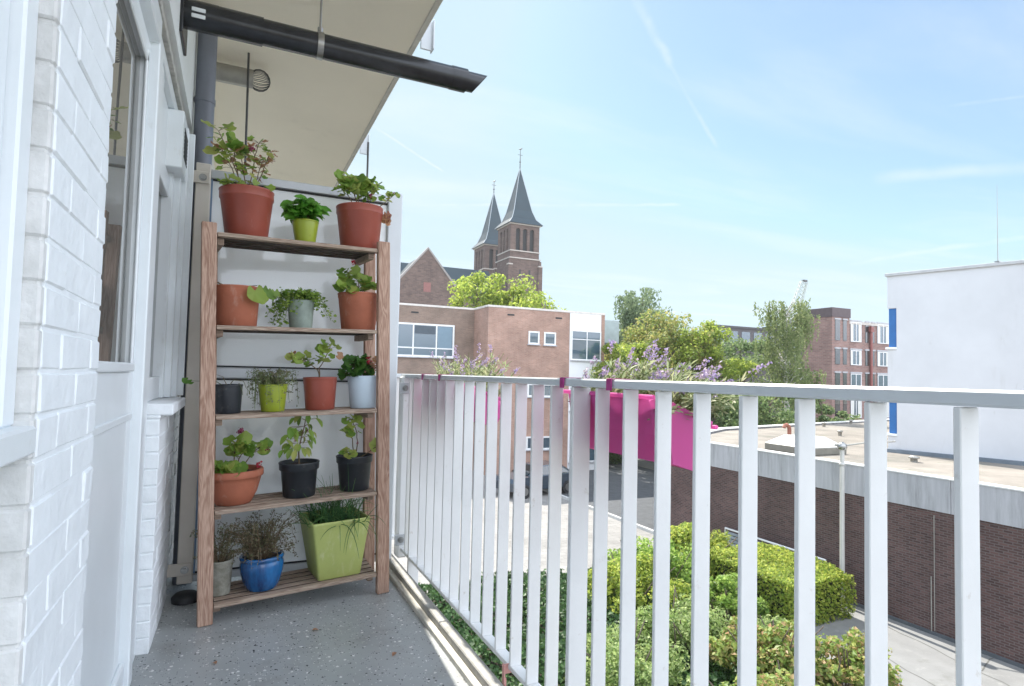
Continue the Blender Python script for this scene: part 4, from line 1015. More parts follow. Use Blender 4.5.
# --- church
ch_b = brickmat('church_brick', (.095,.06,.05), (.145,.095,.078), (.125,.10,.09), .8, .25, .03, bump=.2)
slate = mk('blue_slate_roof', (.014,.034,.048), .75, .15, .3, world=True)
stone = mk('pale_stone_trim', (.42,.38,.34), .8)
chu = empty('church', (50.8,112.6,G), label='old brick church with two tall slate spires rising behind the brick office', cat='church')
def tower(ox, oy, zt, zs, ze, S=7.0):
    # ox,oy corner relative to church, zt = eaves height, zs = spire top
    z0 = zt-10.5
    m = MB(); cx, cy = ox+S/2, oy+S/2
    m.box((ox,oy,0),(ox+S,oy+S,z0+3.2)); 
    # belfry stage with real openings: piers + arches
    zb, zt2 = z0+3.2, zt
    op0, op1 = zb+1.6, zt-1.5
    m.box((ox+.15,oy+.15,zb),(ox+S-.15,oy+S-.15,op0)); m.box((ox+.15,oy+.15,op1+.55),(ox+S-.15,oy+S-.15,zt))
    xs = [.15,1.45,2.15,2.3,3.0]
    w = 1.05; gaps = [1.35, 2.975, 4.6]
    edges = [.15]
    for g in gaps: edges += [g, g+w]
    edges.append(S-.15)
    for i in range(0, len(edges), 2):
        a, b = edges[i], edges[i+1]
        m.box((ox+a,oy+.15,op0),(ox+b,oy+.65,op1+.55)); m.box((ox+a,oy+S-.65,op0),(ox+b,oy+S-.15,op1+.55))
        a2, b2 = max(a,.651), min(b,S-.651)
        m.box((ox+.15,oy+a2,op0),(ox+.65,oy+b2,op1+.55)); m.box((ox+S-.65,oy+a2,op0),(ox+S-.15,oy+b2,op1+.55))
    for g in gaps:      # arch heads
        n = 8
        for (fx) in (0,1):
            for half in (0,1):
                for k in range(n//2):
                    t0 = PI*(k+half*n/2)/n; t1 = PI*(k+1+half*n/2)/n; c = g+w/2
                    q0 = (c-w/2*math.cos(t0), op1+w/2*math.sin(t0)); q1 = (c-w/2*math.cos(t1), op1+w/2*math.sin(t1))
                    if fx == 0: vs = [(ox+q0[0],oy+.155,q0[1]),(ox+q1[0],oy+.155,q1[1]),(ox+q1[0],oy+.155,op1+.56),(ox+q0[0],oy+.155,op1+.56)]
                    else: vs = [(ox+.155,oy+q0[0],q0[1]),(ox+.155,oy+q1[0],q1[1]),(ox+.155,oy+q1[0],op1+.56),(ox+.155,oy+q0[0],op1+.56)]
                    m.add(vs, [(0,1,2,3)])
    # corner buttresses
    for (bx, by) in ((ox,oy),(ox+S,oy),(ox,oy+S)):
        m.box((bx-.45,by-.45,0),(bx+.45,by+.45,z0+1.6)); m.box((bx-.25,by-.25,z0+1.6),(bx+.25,by+.25,z0+2.8))
    # slim blind slots on the lower stage
    tw = m.build('tower', ch_b, chu)
    m = MB(); m.box((ox+.7,oy+.7,op0),(ox+S-.7,oy+S-.7,op1+.5)); m.build('dark_louvres', mk('belfry_dark', (.02,.02,.022), .8), tw)
    m = MB()
    for (zz, e) in ((zb-.15,.18),(op0-.2,.0),(zt-.25,.1)):
        m.box((ox-e,oy-e,zz),(ox+S+e,oy+S+e,zz+.22))
    for (bx, by) in ((ox,oy),(ox+S,oy),(ox,oy+S)): m.box((bx-.5,by-.5,z0+1.6),(bx+.5,by+.5,z0+1.85))
    m.build('stone_bands', stone, tw)
    m = MB()
    m.box((ox+2.2,oy-.03,z0-3.2),(ox+2.6,oy-.002,z0+.8)); m.box((ox+S-2.6,oy-.03,z0-3.2),(ox+S-2.2,oy-.002,z0+.8)); m.build('slit_windows', M['black'], tw)
    # spire: flared square pyramid
    m = MB(); e = .45
    lv = [(S/2+e,zt),(S/2*.80,zt+1.35),(S/2*.60,zt+3.3),(.05,zs)]
    vs = []
    for a, z in lv: vs += [(cx-a,cy-a,z),(cx+a,cy-a,z),(cx+a,cy+a,z),(cx-a,cy+a,z)]
    fs = [(3,2,1,0)]
    for i in range(3):
        for k in range(4): fs.append((i*4+k,i*4+(k+1)%4,(i+1)*4+(k+1)%4,(i+1)*4+k))
    m.add(vs, fs); sp_ = m.build('spire', slate, chu)
    m = MB()
    for (sx, sy) in ((-1,-1),(1,-1),(-1,1)):
        m.tube([(cx+sx*a,cy+sy*a,z+.02) for a, z in lv], .07, 6)
    m.build('lead_ridges', mk('lead_ridge', (.34,.38,.41), .5), sp_)
    m = MB(); m.tube([(cx,cy,zs-.3),(cx,cy,zs+ze)], [.12,.05], 6); m.tube([(cx-.55,cy,zs+ze*.72),(cx+.55,cy,zs+ze*.72)], .05, 6); m.lathe([(0,-.25),(.25,0),(0,.25)], 10, c=(cx,cy,zs+ze*.35)); m.tube([(cx-.4,cy,zs+ze),(cx+.1,cy,zs+ze+.1),(cx+.45,cy,zs+ze+.45)], [.05,.16,.05], 6)
    m.build('weathercock', M['wire'], sp_)
tower(0,0,33.0-G,45.9-G,4.2)
q = at(484.5,242,139.5); tower(q.x-50.8,q.y-112.6,31.6-G,44.9-G,2.8)
m = MB()     # nave along x
NZ = 24.4-G; ny = 11.5; nx0, nx1 = -46, .0
def gable(m, pts, y0, y1):
    n = len(pts); m.add([(x,y0,z) for x,z in pts]+[(x,y1,z) for x,z in pts],[tuple(range(n)),tuple(range(n,2*n))[::-1]]+[(i,n+i,n+(i+1)%n,(i+1)%n) for i in range(n)])
m.box((nx0,ny-6,0),(nx1,ny+6,NZ-8)); m.build('nave_wall', ch_b, chu)
m = MB(); m.add([(nx0,ny-6.4,NZ-8.2),(nx1+.0,ny-6.4,NZ-8.2),(nx1+.0,ny,NZ),(nx0,ny,NZ),(nx0,ny+6.4,NZ-8.2),(nx1+.0,ny+6.4,NZ-8.2)],[(0,1,2,3),(3,2,5,4),(0,3,4),(1,5,2)]); m.build('nave_roof', slate, chu)
gx_, gy_ = 32.4-50.8, -3.0
gz = 24.75-G
m = MB(); gable(m, [(gx_-6.4,0),(gx_+9,0),(gx_+9,gz-7.2),(gx_+5.6,gz-6.9),(gx_,gz),(gx_-6.4,gz-7.2)], gy_, gy_+.9); m.build('transept_gable', ch_b, chu)
m = MB(); m.add([(gx_-5.9,gy_+.9,gz-7.3),(gx_,gy_+.9,gz-.5),(gx_+5.6,gy_+.9,gz-7.3),(gx_-5.9,ny,gz-7.3),(gx_,ny,gz-.5),(gx_+5.6,ny,gz-7.3)],[(0,1,4,3),(1,2,5,4),(0,2,1)]); m.build('transept_roof', slate, chu)
m = MB(); gable(m, [(gx_-6.7,gz-7.4),(gx_-6.3,gz-7.5),(gx_,gz-.02),(gx_+5.7,gz-7.0),(gx_+6.1,gz-6.9),(gx_,gz+.4)], gy_-.12, gy_+1.0); m.build('gable_coping', mk('gable_coping', (.24,.22,.21), .8), chu)
m = MB(); m.box((gx_-.7,gy_-.05,gz-8.2),(gx_+.7,gy_-.002,gz-6.4)); m.build('gable_window', mk('window_recess_brick', (.22,.09,.08), .8), chu)
m = MB(); m.tube([(-29.5,ny,NZ-.3),(-29.5,ny,NZ+2.2),(-29.5,ny,NZ+6)], [.5,.25,.04], 8); m.build('ridge_turret', M['zinc'], chu)

# --- crane far away
cr = empty('tower_crane', (80,66.5,G), label='pale lattice crane jib slanting up far behind the weeping birch', cat='crane')
A = at(790,325,104); B = at(804,282,104); c0 = Vector(cr.location)
m = MB()
def lattice(m, A, B, w, n, r):
    d = (B-A).normalized(); s_ = d.cross(Vector((0,0,1))).normalized()*w; u_ = s_.cross(d).normalized()*w
    cs = [s_+u_, -s_+u_, -s_-u_, s_-u_]
    for c in cs: m.tube([A+c,B+c*.6], r, 4)
    for i in range(n):
        for k in range(4):
            p0 = A.lerp(B,i/n)+cs[k]*(1-.4*i/n); p1 = A.lerp(B,(i+1)/n)+cs[(k+1)%4]*(1-.4*(i+1)/n); m.tube([p0,p1], r*.6, 4)
lattice(m, A-c0, B-c0, .8, 12, .13); m.build('jib', mk('pale_crane_paint', (.45,.50,.48), .5), cr)
m = MB(); lattice(m, Vector((A.x-c0.x,A.y-c0.y,0)), A-c0, .8, 20, .12); m.build('mast', mk('crane_mast_paint', (.45,.50,.48), .5), cr)
m = MB(); q = B-c0; m.box((q.x-.3,q.y-.3,q.z),(q.x+.5,q.y+.3,q.z+.35)); m.build('jib_head', M['wire'], cr)

# --- trees and shrubs
M['t_yel'] = leafmat('yellow_green_foliage', [(.16,.24,.03),(.24,.32,.04),(.32,.38,.05),(.12,.20,.03)], .55)
M['t_gold'] = leafmat('golden_green_foliage', [(.14,.20,.04),(.20,.26,.06),(.30,.31,.08),(.34,.30,.08),(.13,.19,.05)], .45)
M['t_grey'] = leafmat('grey_green_foliage', [(.10,.15,.08),(.16,.22,.11),(.20,.26,.14)], .4)
M['t_dark'] = leafmat('dark_green_foliage', [(.07,.12,.04),(.11,.18,.06),(.18,.26,.09),(.24,.30,.12)], .4)
M['t_birch'] = leafmat('birch_foliage', [(.10,.15,.05),(.17,.22,.08),(.24,.28,.12)], .45)
M['hedge'] = leafmat('hedge_foliage', [(.13,.24,.035),(.22,.36,.06),(.36,.48,.10),(.08,.15,.03)], .45)
M['hedgeY'] = leafmat('yellow_hedge_foliage', [(.15,.24,.03),(.27,.36,.05),(.44,.48,.08),(.09,.15,.03)], .5)
M['shrub'] = leafmat('olive_shrub_foliage', [(.13,.21,.05),(.22,.32,.09),(.42,.50,.20),(.08,.14,.04)], .4)
M['phot'] = leafmat('red_tipped_foliage', [(.13,.22,.04),(.22,.30,.06),(.34,.38,.09),(.42,.26,.14),(.16,.25,.05),(.28,.36,.10)], .4)
M['ivy'] = leafmat('ivy_foliage', [(.02,.055,.012),(.035,.09,.02),(.06,.13,.03)], .25)
M['bark'] = mk('bark', (.14,.11,.085), .9, .3, 12)
def tree(name, base, H, Rr, crown0, leafm, label, group, n=5200, size=.22, ncl=38, seed=1, squash=1.0, weep=False, cat='tree', dens=.75):
    R = random.Random(seed); base = Vector(base)
    root = empty(name, base, label=label, cat=cat, group=group)
    m = MB(); top = H*.9
    m.tube([(0,0,0),(R.uniform(-.1,.1),R.uniform(-.1,.1),H*.35),(R.uniform(-.3,.3),R.uniform(-.3,.3),top)], [H*.022+.05,H*.016+.03,.03], 8)
    cz = (crown0+H)/2; hz = (H-crown0)/2
    cl = []
    for i in range(ncl):
        for _ in range(30):
            d = Vector((R.uniform(-1,1),R.uniform(-1,1),R.uniform(-1,1)))
            if .25 < d.length < 1: break
        d *= .88+.12*R.random()
        wdt = 1 - max(0, d.z)**2*.35
        c = Vector((d.x*Rr*wdt, d.y*Rr*wdt, cz+d.z*hz)); cl.append((c, R.uniform(.45,1.0)*Rr*.34*squash))
        if i % 2 == 0:
            s = Vector((0,0,max(crown0*.7, min(c.z-.4*Rr, top*.95)))); mid = s.lerp(c,.5)+Vector((0,0,.1*Rr)); m.tube([s,mid,c], [.06+H*.004,.04,.015], 5)
    m.build('trunk', M['bark'], root)
    m = MB(); per = n//len(cl)
    for c, r in cl:
        for j in range(per):
            d = Vector((R.gauss(0,1),R.gauss(0,1),R.gauss(0,1))).normalized()*(R.random()**.45)
            q = c+Vector((d.x*r,d.y*r,d.z*r*.75))
            if weep: q = c+Vector((d.x*r*.7,d.y*r*.7,-abs(R.gauss(0,1))*r*1.5+r*.5))
            nm = d+Vector((R.gauss(0,.7),R.gauss(0,.7),R.gauss(0,.7)+.5))
            if weep: nm = Vector((R.gauss(0,1),R.gauss(0,1),R.gauss(0,.25)))
            m.quad(q, nm, size*R.uniform(.55,1.2), .62)
    m.build('crown', leafm, root)
    return root
gt = 'trees beyond the railing'
def tp(px, dep): 
    q = at(px, 380, dep); return (q.x, q.y, G)
b = at(478,300,47); 
tree('broad_tree', (*b.xy,G), 14.1, 3.5, 5.0, M['t_yel'], 'bright yellow green tree crown behind the brick office, below the church spires on the left', gt, 9000, .30, 40, 3)
b = at(513,300,48)
tree('broad_tree', (*b.xy,G), 13.7, 4.0, 5.0, M['t_yel'], 'bright yellow green tree directly below the taller church spire', gt, 9000, .30, 44, 4)
b = at(545,300,46)
tree('broad_tree', (*b.xy,G), 12.6, 2.5, 5.0, M['t_yel'], 'smallest yellow green tree right of the church spires above the office roof', gt, 4200, .28, 26, 5)
tree('willow', tp(640,46), 13.3, 3.6, 3.0, M['t_grey'], 'tall grey green feathery tree right of the brick office', gt, 26000, .24, 110, 6, weep=True)
tree('conifer', tp(684,52), 9.6, 1.0, 4.0, M['t_dark'], 'small pointed tree top peeking out behind the golden bush', gt, 1500, .25, 16, 7)
tree('broad_tree', tp(662,39), 10.0, 3.9, 1.5, M['t_gold'], 'golden green round tree in the middle behind the lavender', gt, 26000, .24, 84, 8)
tree('broad_tree', tp(628,37), 8.5, 2.5, 1.5, M['t_yel'], 'light green bushy tree at the foot of the golden tree, next to the office corner', gt, 11000, .21, 44, 9)
tree('broad_tree', tp(705,38), 9.4, 3.0, 1.5, M['t_yel'], 'yellow green tree to the right of the golden one', gt, 17000, .22, 60, 10)
tree('broad_tree', tp(742,42), 8.9, 4.0, 1.2, M['t_dark'], 'wide dark green tree between the golden tree and the weeping birch', gt, 13000, .25, 60, 14)
tree('broad_tree', tp(765,33), 5.8, 2.6, 1.0, M['t_dark'], 'low dark green tree behind the flat roof under the weeping birch', gt, 8000, .2, 44, 15)
tree('broad_tree', tp(822,40), 4.9, 2.0, 1.0, M['t_dark'], 'small dark bush tree at the foot of the brick flats', gt, 5000, .22, 30, 16)
tree('broad_tree', tp(705,36), 6.2, 2.8, .8, M['t_dark'], 'dark shrubby tree low behind the left end of the flat roof', gt, 7000, .18, 40, 17)
# weeping birch
def birch(base, H, Rr, label, seed):
    R = random.Random(seed); root = empty('weeping_birch', base, label=label, cat='tree', group=gt)
    m = MB(); m.tube([(0,0,0),(.1,0,H*.4),(0,.1,H*.97)], [.2,.14,.04], 8); tips = []
    for i in range(46):
        z = H*R.uniform(.50,1.0); a = R.uniform(0,2*PI); r = Rr*R.uniform(.25,1)*(1.1-.55*(z/H-.5)*2*.8)
        t = Vector((r*math.cos(a), r*math.sin(a), z)); s = Vector((0,0,max(z-r*.7,H*.35))); m.tube([s, s.lerp(t,.6)+Vector((0,0,.25)), t], [.05,.03,.01], 5); tips.append(t)
    m.build('trunk', mk('birch_bark', (.55,.53,.50), .8, .3, 8), root)
    m = MB()
    for t in tips:
        for j in range(8):
            p0 = t+Vector((R.gauss(0,.28),R.gauss(0,.28),R.gauss(0,.15))); L = R.uniform(.8,2.4)
            for k in range(34):
                u = k/34*L; m.quad(p0+Vector((R.gauss(0,.05)+math.sin(u*2)*.04,R.gauss(0,.05),-u)), (R.gauss(0,1),R.gauss(0,1),R.gauss(0,.3)), R.uniform(.10,.18), .6)
    m.build('crown', M['t_birch'], root)
birch(tp(786,36), 10.5, 1.9, 'tall weeping birch with hanging strands left of the brick flats', 21)

def bush(name, c, size, leafm, label, group, n, lsz, seed, cat='shrub', boxy=False, ncl=40):
    R = random.Random(seed); root = empty(name, (c[0],c[1],G), label=label, cat=cat, group=group)
    sx, sy, sz = size; m = MB()
    for i in range(10):
        m.tube([(R.uniform(-.3,.3)*sx,R.uniform(-.3,.3)*sy,0),(R.uniform(-.7,.7)*sx,R.uniform(-.7,.7)*sy,sz*.85)], [.025,.01], 5)
    m.build('twigs', M['bark'], root); m = MB()
    if boxy:
        for j in range(n):
            f_ = R.choice((0,0,0,1,2,3,4)); x, y, z = R.uniform(-1,1), R.uniform(-1,1), R.random()
            dp_ = abs(R.gauss(0,.10))
            if f_ == 0: z = 1-dp_*.7
            elif f_ == 1: x = 1-dp_
            elif f_ == 2: x = -1+dp_
            elif f_ == 3: y = 1-dp_
            else: y = -1+dp_
            w_ = noise.noise(Vector((x*sx*1.5,y*sy*1.5,z*2+seed)))*.14
            q = Vector((x*sx, y*sy, z*sz)); q += Vector((x*w_*.6,y*w_*.6,w_*z))
            m.quad(q, Vector((R.gauss(0,1)+x,R.gauss(0,1)+y,R.gauss(0,1)+1)), lsz*R.uniform(.6,1.2), .65)
        # dark twiggy core so that the hedge is not hollow
        m.build('foliage', leafm, root)
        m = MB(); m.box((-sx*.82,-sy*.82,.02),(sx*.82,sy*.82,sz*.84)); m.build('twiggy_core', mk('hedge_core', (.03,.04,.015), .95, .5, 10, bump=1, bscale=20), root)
        return root
    cl = []
    for i in range(ncl):
        a = R.uniform(0,2*PI); r = math.sqrt(R.random()); z = R.uniform(.15,1)*(1-.45*r*r)
        cl.append((Vector((math.cos(a)*r*sx*.85, math.sin(a)*r*sy*.85, z*sz*.86)), R.uniform(.16,.30)*min(sx,sy,sz*1.2)))
    for j in range(n):
        c_, r_ = cl[R.randrange(ncl)]; d = Vector((R.gauss(0,1),R.gauss(0,1),R.gauss(0,1))).normalized()*R.random()**.4
        q = c_+d*r_; q.z = max(.02,q.z); m.quad(q, d*.6+Vector((R.gauss(0,.6),R.gauss(0,.6),R.gauss(0,.6)+.5)), lsz*R.uniform(.5,1.2), .6)
    m.build('foliage', leafm, root); return root
gs = 'shrubs in the bed below the balcony'
bush('clipped_hedge', (12.8,11.35), (1.1,1.45,1.08), M['hedgeY'], 'clipped box hedge with bright yellow green top in front of the dark brick wall', gs, 17000, .085, 31, 'hedge', True)
bush('leafy_shrub', (12.2,13.6), (1.5,1.3,1.5), M['hedgeY'], 'bright leafy shrub touching the far end of the clipped hedge', gs, 14000, .13, 42)
bush('leafy_shrub', (10.4,13.1), (1.5,1.5,1.5), M['hedge'], 'large bright green leafy shrub left of the clipped hedge', gs, 13000, .12, 32)
bush('leafy_shrub', (9.0,12.2), (1.3,1.5,1.40), M['hedgeY'], 'light green leafy shrub at the back left of the bed', gs, 11000, .11, 33)
bush('leafy_shrub', (10.9,11.2), (1.1,.9,.95), M['hedge'], 'dark leaved green shrub against the near side of the clipped hedge', gs, 8000, .11, 34)
bush('olive_shrub', (8.3,9.8), (1.5,1.3,1.35), M['shrub'], 'big grey olive shrub with small pale leaves in the middle of the bed', gs, 16000, .085, 35)
bush('olive_shrub', (6.4,8.6), (1.3,1.4,1.30), M['shrub'], 'grey olive shrub nearest the balcony, left one', gs, 14000, .08, 36)
bush('olive_shrub', (10.3,9.3), (1.1,.8,.75), M['shrub'], 'low pale olive shrub in front of the clipped hedge', gs, 7000, .08, 37)
bush('red_tipped_shrub', (8.8,8.0), (1.4,1.0,1.65), M['phot'], 'yellow green shrub with reddish shoots, beside the near end of the bed', gs, 8500, .13, 38)
bush('red_tipped_shrub', (10.2,7.4), (1.1,.85,1.25), M['phot'], 'red tipped shrub leaning over the grey path', gs, 6000, .12, 39)
bush('red_tipped_shrub', (7.2,6.4), (1.2,1.0,1.6), M['phot'], 'red tipped shrub at the very bottom, closest below the railing', gs, 8000, .12, 40)
bush('red_tipped_shrub', (10.3,5.5), (1.0,.9,1.05), M['phot'], 'small red tipped shrub at the bottom right, between the last railing bars', gs, 5000, .11, 41)
# ivy ground cover
m = MB(); R = random.Random(50)
for j in range(42000):
    x = R.uniform(1.2,9.6); y = R.uniform(6.0,14.7); h = .35+.25*noise.noise(Vector((x*.8,y*.8,0)))+.12*noise.noise(Vector((x*3,y*3,4)))
    m.quad((x,y,G+h+R.gauss(0,.05)), (R.gauss(0,.8),R.gauss(0,.8)-.2,1), R.uniform(.07,.14), .8)
o = m.build('ground_cover', M['ivy']); o['kind'] = 'stuff'; tag(o, 'dark green ivy covering the bed below the balcony', 'ground cover')
flat('soil_bed', [(-2,-20),(11.8,-20),(11.8,14.78),(-2,14.78)], G-.004, M['soil'])

# --- street furniture
lp = empty('lamp_post', (14.35,10.6,G), label='pale grey lamp post with side arm standing behind the clipped hedge end', cat='lamp post')
m = MB(); m.tube([(0,0,0),(0,0,2.7),(0,0,4.0)], [.062,.058,.052], 16); m.lathe([(.06,3.55),(.075,3.56),(.075,3.62),(.06,3.63)], 16); m.build('pole', mk('pale_grey_post', (.50,.49,.46), .5, .08, 4), lp)
m = MB(); m.lathe([(0,3.96),(.10,3.97),(.12,4.03),(.11,4.10),(.04,4.15),(0,4.16)], 18); m.build('cap', M['steel'], lp)
m = MB(); m.tube([(0,0,4.06),(.35,-.35,4.16),(.9,-.8,4.24)], .022, 8); m.tube([(0,0,4.06),(-.10,.14,4.08)], .03, 8); m.build('arm', M['zinc'], lp)
rk = empty('bike_rack', (14.5,12.9,G), label='low white tube rack with grey slats between the hedge and dark brick wall', cat='rack')
m = MB()
m.tube([(0,-1.7,0),(0,-1.7,.95),(0,1.9,.95),(0,1.9,0)], .03, 10)
m.tube([(0,-.0,0),(0,-.0,.95)], .025, 8)
m.build('frame', M['rail'], rk)
m = MB()
for k in range(5): m.box((-.02,-1.66,.35+k*.11),(.01,1.86,.43+k*.11))
m.build('slats', mk('blue_grey_slats', (.25,.29,.33), .5), rk)
# cars
def car(loc, rz, paint, label):
    root = empty('parked_car', loc, label=label, cat='car', group='cars parked by the road'); root.rotation_euler = (0,0,rz)
    prof = [(-2.05,.35),(-2.1,.75),(-1.95,.92),(-1.0,1.0),(-.45,1.42),(.9,1.45),(1.65,1.05),(2.0,.95),(2.1,.6),(2.05,.35)]
    m = MB(); n = len(prof); rows_ = []
    for (y, s) in ((-.84,.0),(-.86,1),(.86,1),(.84,0)): rows_.append(y)
    vs = []
    for y in (-.85,-.62,.62,.85):
        for (x, z) in prof:
            zz = z if abs(y) < .7 else (min(z,.98)); vs.append((x*(1 if abs(y) < .7 else .97), y if z < 1.1 else y*(.95), zz))
    fs = []
    for r_ in range(3):
        for k in range(n-1): fs.append((r_*n+k,r_*n+k+1,(r_+1)*n+k+1,(r_+1)*n+k))
        fs.append((r_*n+n-1,r_*n,(r_+1)*n,(r_+1)*n+n-1))
    fs += [tuple(range(n))[::-1], tuple(range(3*n,4*n))]
    m.add(vs, fs, 0, False); m.build('body', paint, root)
    m = MB()
    for sy in (-1,1): m.add([(-.95,sy*.80,1.0),(-.5,sy*.64,1.36),(.85,sy*.64,1.38),(1.45,sy*.80,1.03)], [(0,1,2,3)])
    m.add([(-1.03,-.58,1.03),(-.5,-.56,1.40),(-.5,.56,1.40),(-1.03,.58,1.03)],[(0,1,2,3)]); m.add([(1.64,-.58,1.09),(.95,-.56,1.455),(.95,.56,1.455),(1.64,.58,1.09)],[(0,1,2,3)])
    m.build('windows', M['glass'], root)
    for x in (-1.35,1.3):
        for y in (-.78,.78):
            m = MB(); m.tube([(x,y-.1,.32),(x,y+.1,.32)], .32, 20); w_ = m.build('wheel', M['black'], root)
            m = MB(); m.tube([(x,y-.11,.32),(x,y+.11,.32)], .18, 14); m.build('rim', M['steel'], w_)
    return root
_w = hit(536,493,2,G)
car((_w.x,_w.y,G), rad(12), mk('dark_blue_car_paint', (.03,.045,.065), .25, .03, 2, coat=.8), 'dark blue parked car in front of the brick office')
b = hit(616,462,2,G); bush('planter_shrub', (b.x,b.y), (1.1,1.1,.95), M['t_dark'], 'rounded dark shrub by the roadside under the pink planter', gs, 4500, .13, 60)

# ------------------------------------------------------------------ world, sun
EL = rad(50); AZ = rad(3.4)     # azimuth of the sun measured from +y towards +x
S = Vector((math.sin(AZ)*math.cos(EL), math.cos(AZ)*math.cos(EL), math.sin(EL)))
su = bpy.data.lights.new('sun', 'SUN'); su.energy = 4.2; su.angle = rad(.53); su.color = (1,.95,.87)
so = bpy.data.objects.new('sun', su); COL.objects.link(so); so.rotation_euler = (-S).to_track_quat('-Z','Y').to_euler(); so.location = (0,0,30)
w = bpy.data.worlds.new('World'); SC.world = w; w.use_nodes = True; nt = w.node_tree; N = nt.nodes; L = nt.links
bg = N['Background']; sky = N.new('ShaderNodeTexSky'); sky.sky_type = 'NISHITA'; sky.sun_disc = False
sky.sun_elevation = EL; sky.sun_rotation = AZ; sky.air_density = 1.0; sky.dust_density = .7; sky.ozone_density = 1.5; sky.altitude = 10
tc = N.new('ShaderNodeTexCoord'); nrm = N.new('ShaderNodeVectorMath'); nrm.operation = 'NORMALIZE'; L.new(tc.outputs['Generated'], nrm.inputs[0])
def math_(op, a, b=None, c=None):
    n = N.new('ShaderNodeMath'); n.operation = op
    for i, v in enumerate((a, b, c)):
        if v is None: continue
        if isinstance(v, (int, float)): n.inputs[i].default_value = v
        else: L.new(v, n.inputs[i])
    return n.outputs[0]
def dot(v):
    n = N.new('ShaderNodeVectorMath'); n.operation = 'DOT_PRODUCT'; L.new(nrm.outputs[0], n.inputs[0]); n.inputs[1].default_value = tuple(v); return n.outputs['Value']
def maprange(v, a, b, c, d, smooth=True):
    n = N.new('ShaderNodeMapRange'); n.interpolation_type = 'SMOOTHSTEP' if smooth else 'LINEAR'
    L.new(v, n.inputs['Value']); 
    for k, x in zip(('From Min','From Max','To Min','To Max'), (a,b,c,d)): n.inputs[k].default_value = x
    return n.outputs[0]
sepx = N.new('ShaderNodeSeparateXYZ'); L.new(nrm.outputs[0], sepx.inputs[0]); Z = sepx.outputs[2]
# thin high cloud: sheet at height, projected to the sky vault
zc = math_('MAXIMUM', Z, .03)
cbx = N.new('ShaderNodeCombineXYZ'); L.new(math_('DIVIDE', sepx.outputs[0], zc), cbx.inputs[0]); L.new(math_('DIVIDE', sepx.outputs[1], zc), cbx.inputs[1])
mp = N.new('ShaderNodeMapping'); mp.inputs['Rotation'].default_value = (0,0,rad(28)); mp.inputs['Scale'].default_value = (.30,1.15,1); L.new(cbx.outputs[0], mp.inputs['Vector'])
nz = N.new('ShaderNodeTexNoise'); nz.inputs['Scale'].default_value = 1.1; nz.inputs['Detail'].default_value = 8; nz.inputs['Roughness'].default_value = .55; nz.inputs['Distortion'].default_value = .4; L.new(mp.outputs[0], nz.inputs['Vector'])
cl = maprange(nz.outputs['Fac'], .46, .80, 0, .55)
cl = math_('MULTIPLY', cl, maprange(Z, .0, .10, .3, 1))
# contrails: thin bands round great circles
def trail(p0, p1, width, strength, fade=.02, nscale=30):
    a = ray(*p0).normalized(); b = ray(*p1).normalized(); nn = a.cross(b).normalized(); mid = (a+b).normalized(); half = math.acos(max(-1,min(1,a.dot(mid))))
    nb = N.new('ShaderNodeTexNoise'); nb.inputs['Scale'].default_value = nscale; nb.inputs['Detail'].default_value = 4; L.new(nrm.outputs[0], nb.inputs['Vector'])
    d = math_('ABSOLUTE', math_('ADD', dot(nn), math_('MULTIPLY', math_('SUBTRACT', nb.outputs['Fac'], .5), width*1.3)))
    band = maprange(d, width, 0, 0, 1)
    ex = maprange(dot(mid), math.cos(half+fade), math.cos(half), 0, 1)
    return math_('MULTIPLY', math_('MULTIPLY', band, ex), math_('MULTIPLY', strength, maprange(nb.outputs['Fac'], .3, .62, .35, 1)))
tr = [trail((372,125),(436,167),.0028,.55), trail((410,205),(672,205),.004,.40), trail((632,-10),(668,60),.010,.35), trail((668,60),(712,140),.005,.28),
      trail((858,262),(1030,236),.006,.40), trail((885,178),(1040,166),.012,.35,nscale=14), trail((960,104),(1040,94),.004,.30)]
for t in tr: cl = math_('MAXIMUM', cl, t)
mx = N.new('ShaderNodeMix'); mx.data_type = 'RGBA'; L.new(cl, mx.inputs['Factor']); L.new(sky.outputs[0], mx.inputs[6]); mx.inputs[7].default_value = (3.45,3.7,3.9,1)
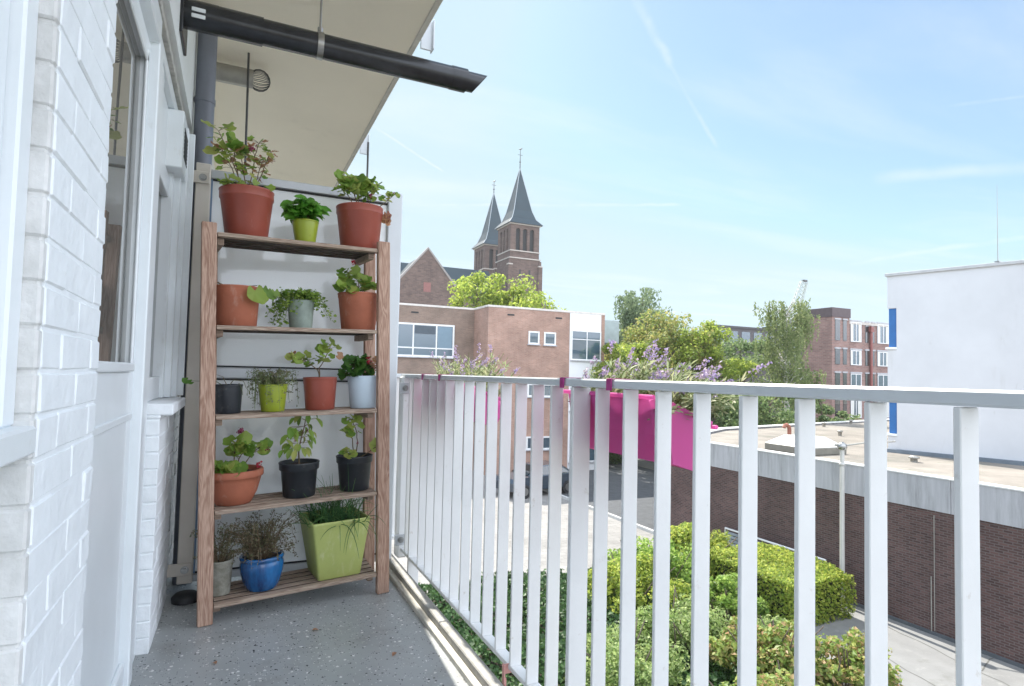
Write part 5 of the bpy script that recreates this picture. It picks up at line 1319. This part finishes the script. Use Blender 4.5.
# high veil evens out the glare round the sun
vm = N.new('ShaderNodeVectorMath'); vm.operation = 'MINIMUM'; ds = N.new('ShaderNodeVectorMath'); ds.operation = 'MULTIPLY'; L.new(sky.outputs[0], ds.inputs[0]); ds.inputs[1].default_value = (.64,.70,.72); L.new(ds.outputs[0], vm.inputs[0]); vm.inputs[1].default_value = (2.5,3.15,3.55)
ve = N.new('ShaderNodeMix'); ve.data_type = 'RGBA'; ve.inputs['Factor'].default_value = .25; L.new(vm.outputs[0], ve.inputs[6]); ve.inputs[7].default_value = (2.0,2.95,3.6,1)
for l in list(L):
    if l.to_node == mx and l.from_node == sky: L.remove(l)
L.new(ve.outputs[2], mx.inputs[6])
# unseen bright cloud bank, added opposite the sun to light the shaded foreground
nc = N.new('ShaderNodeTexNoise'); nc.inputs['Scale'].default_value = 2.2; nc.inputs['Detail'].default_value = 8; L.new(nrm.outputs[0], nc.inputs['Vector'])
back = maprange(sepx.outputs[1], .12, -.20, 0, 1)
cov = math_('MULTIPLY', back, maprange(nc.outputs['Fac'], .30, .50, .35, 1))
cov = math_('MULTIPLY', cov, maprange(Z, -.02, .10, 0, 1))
cloud_fill = N.new('ShaderNodeMix'); cloud_fill.data_type = 'RGBA'; L.new(cov, cloud_fill.inputs['Factor']); L.new(mx.outputs[2], cloud_fill.inputs[6]); cloud_fill.inputs[7].default_value = (9.6,10.4,11.8,1)
L.new(cloud_fill.outputs[2], bg.inputs['Color']); bg.inputs['Strength'].default_value = .12

# haze
m = MB(); m.box((-400,-60,G-1.2),(500,420,62)); hz = m.build('haze', None); hz.data.materials.clear()
hm = bpy.data.materials.new('haze_air'); nt2, N2, L2 = nodes(hm); N2.remove(N2['Principled BSDF']); pv = N2.new('ShaderNodeVolumePrincipled')
pv.inputs['Color'].default_value = (.92,.96,1,1); pv.inputs['Density'].default_value = .0004; pv.inputs['Anisotropy'].default_value = .2; L2.new(pv.outputs[0], N2['Material Output'].inputs['Volume'])
hz.data.materials.append(hm); hz['kind'] = 'stuff'; tag(hz, 'thin pale summer haze over the town', 'haze')

# ------------------------------------------------------------------ render settings
SC.view_settings.view_transform = 'Standard'; SC.view_settings.look = 'None'; SC.view_settings.gamma = 1
SC.view_settings.exposure = 1.2; SC.view_settings.use_curve_mapping = False
SC.render.engine = 'CYCLES'; SC.cycles.max_bounces = 10; SC.cycles.diffuse_bounces = 6; SC.cycles.volume_bounces = 0
SC.cycles.use_denoising = True
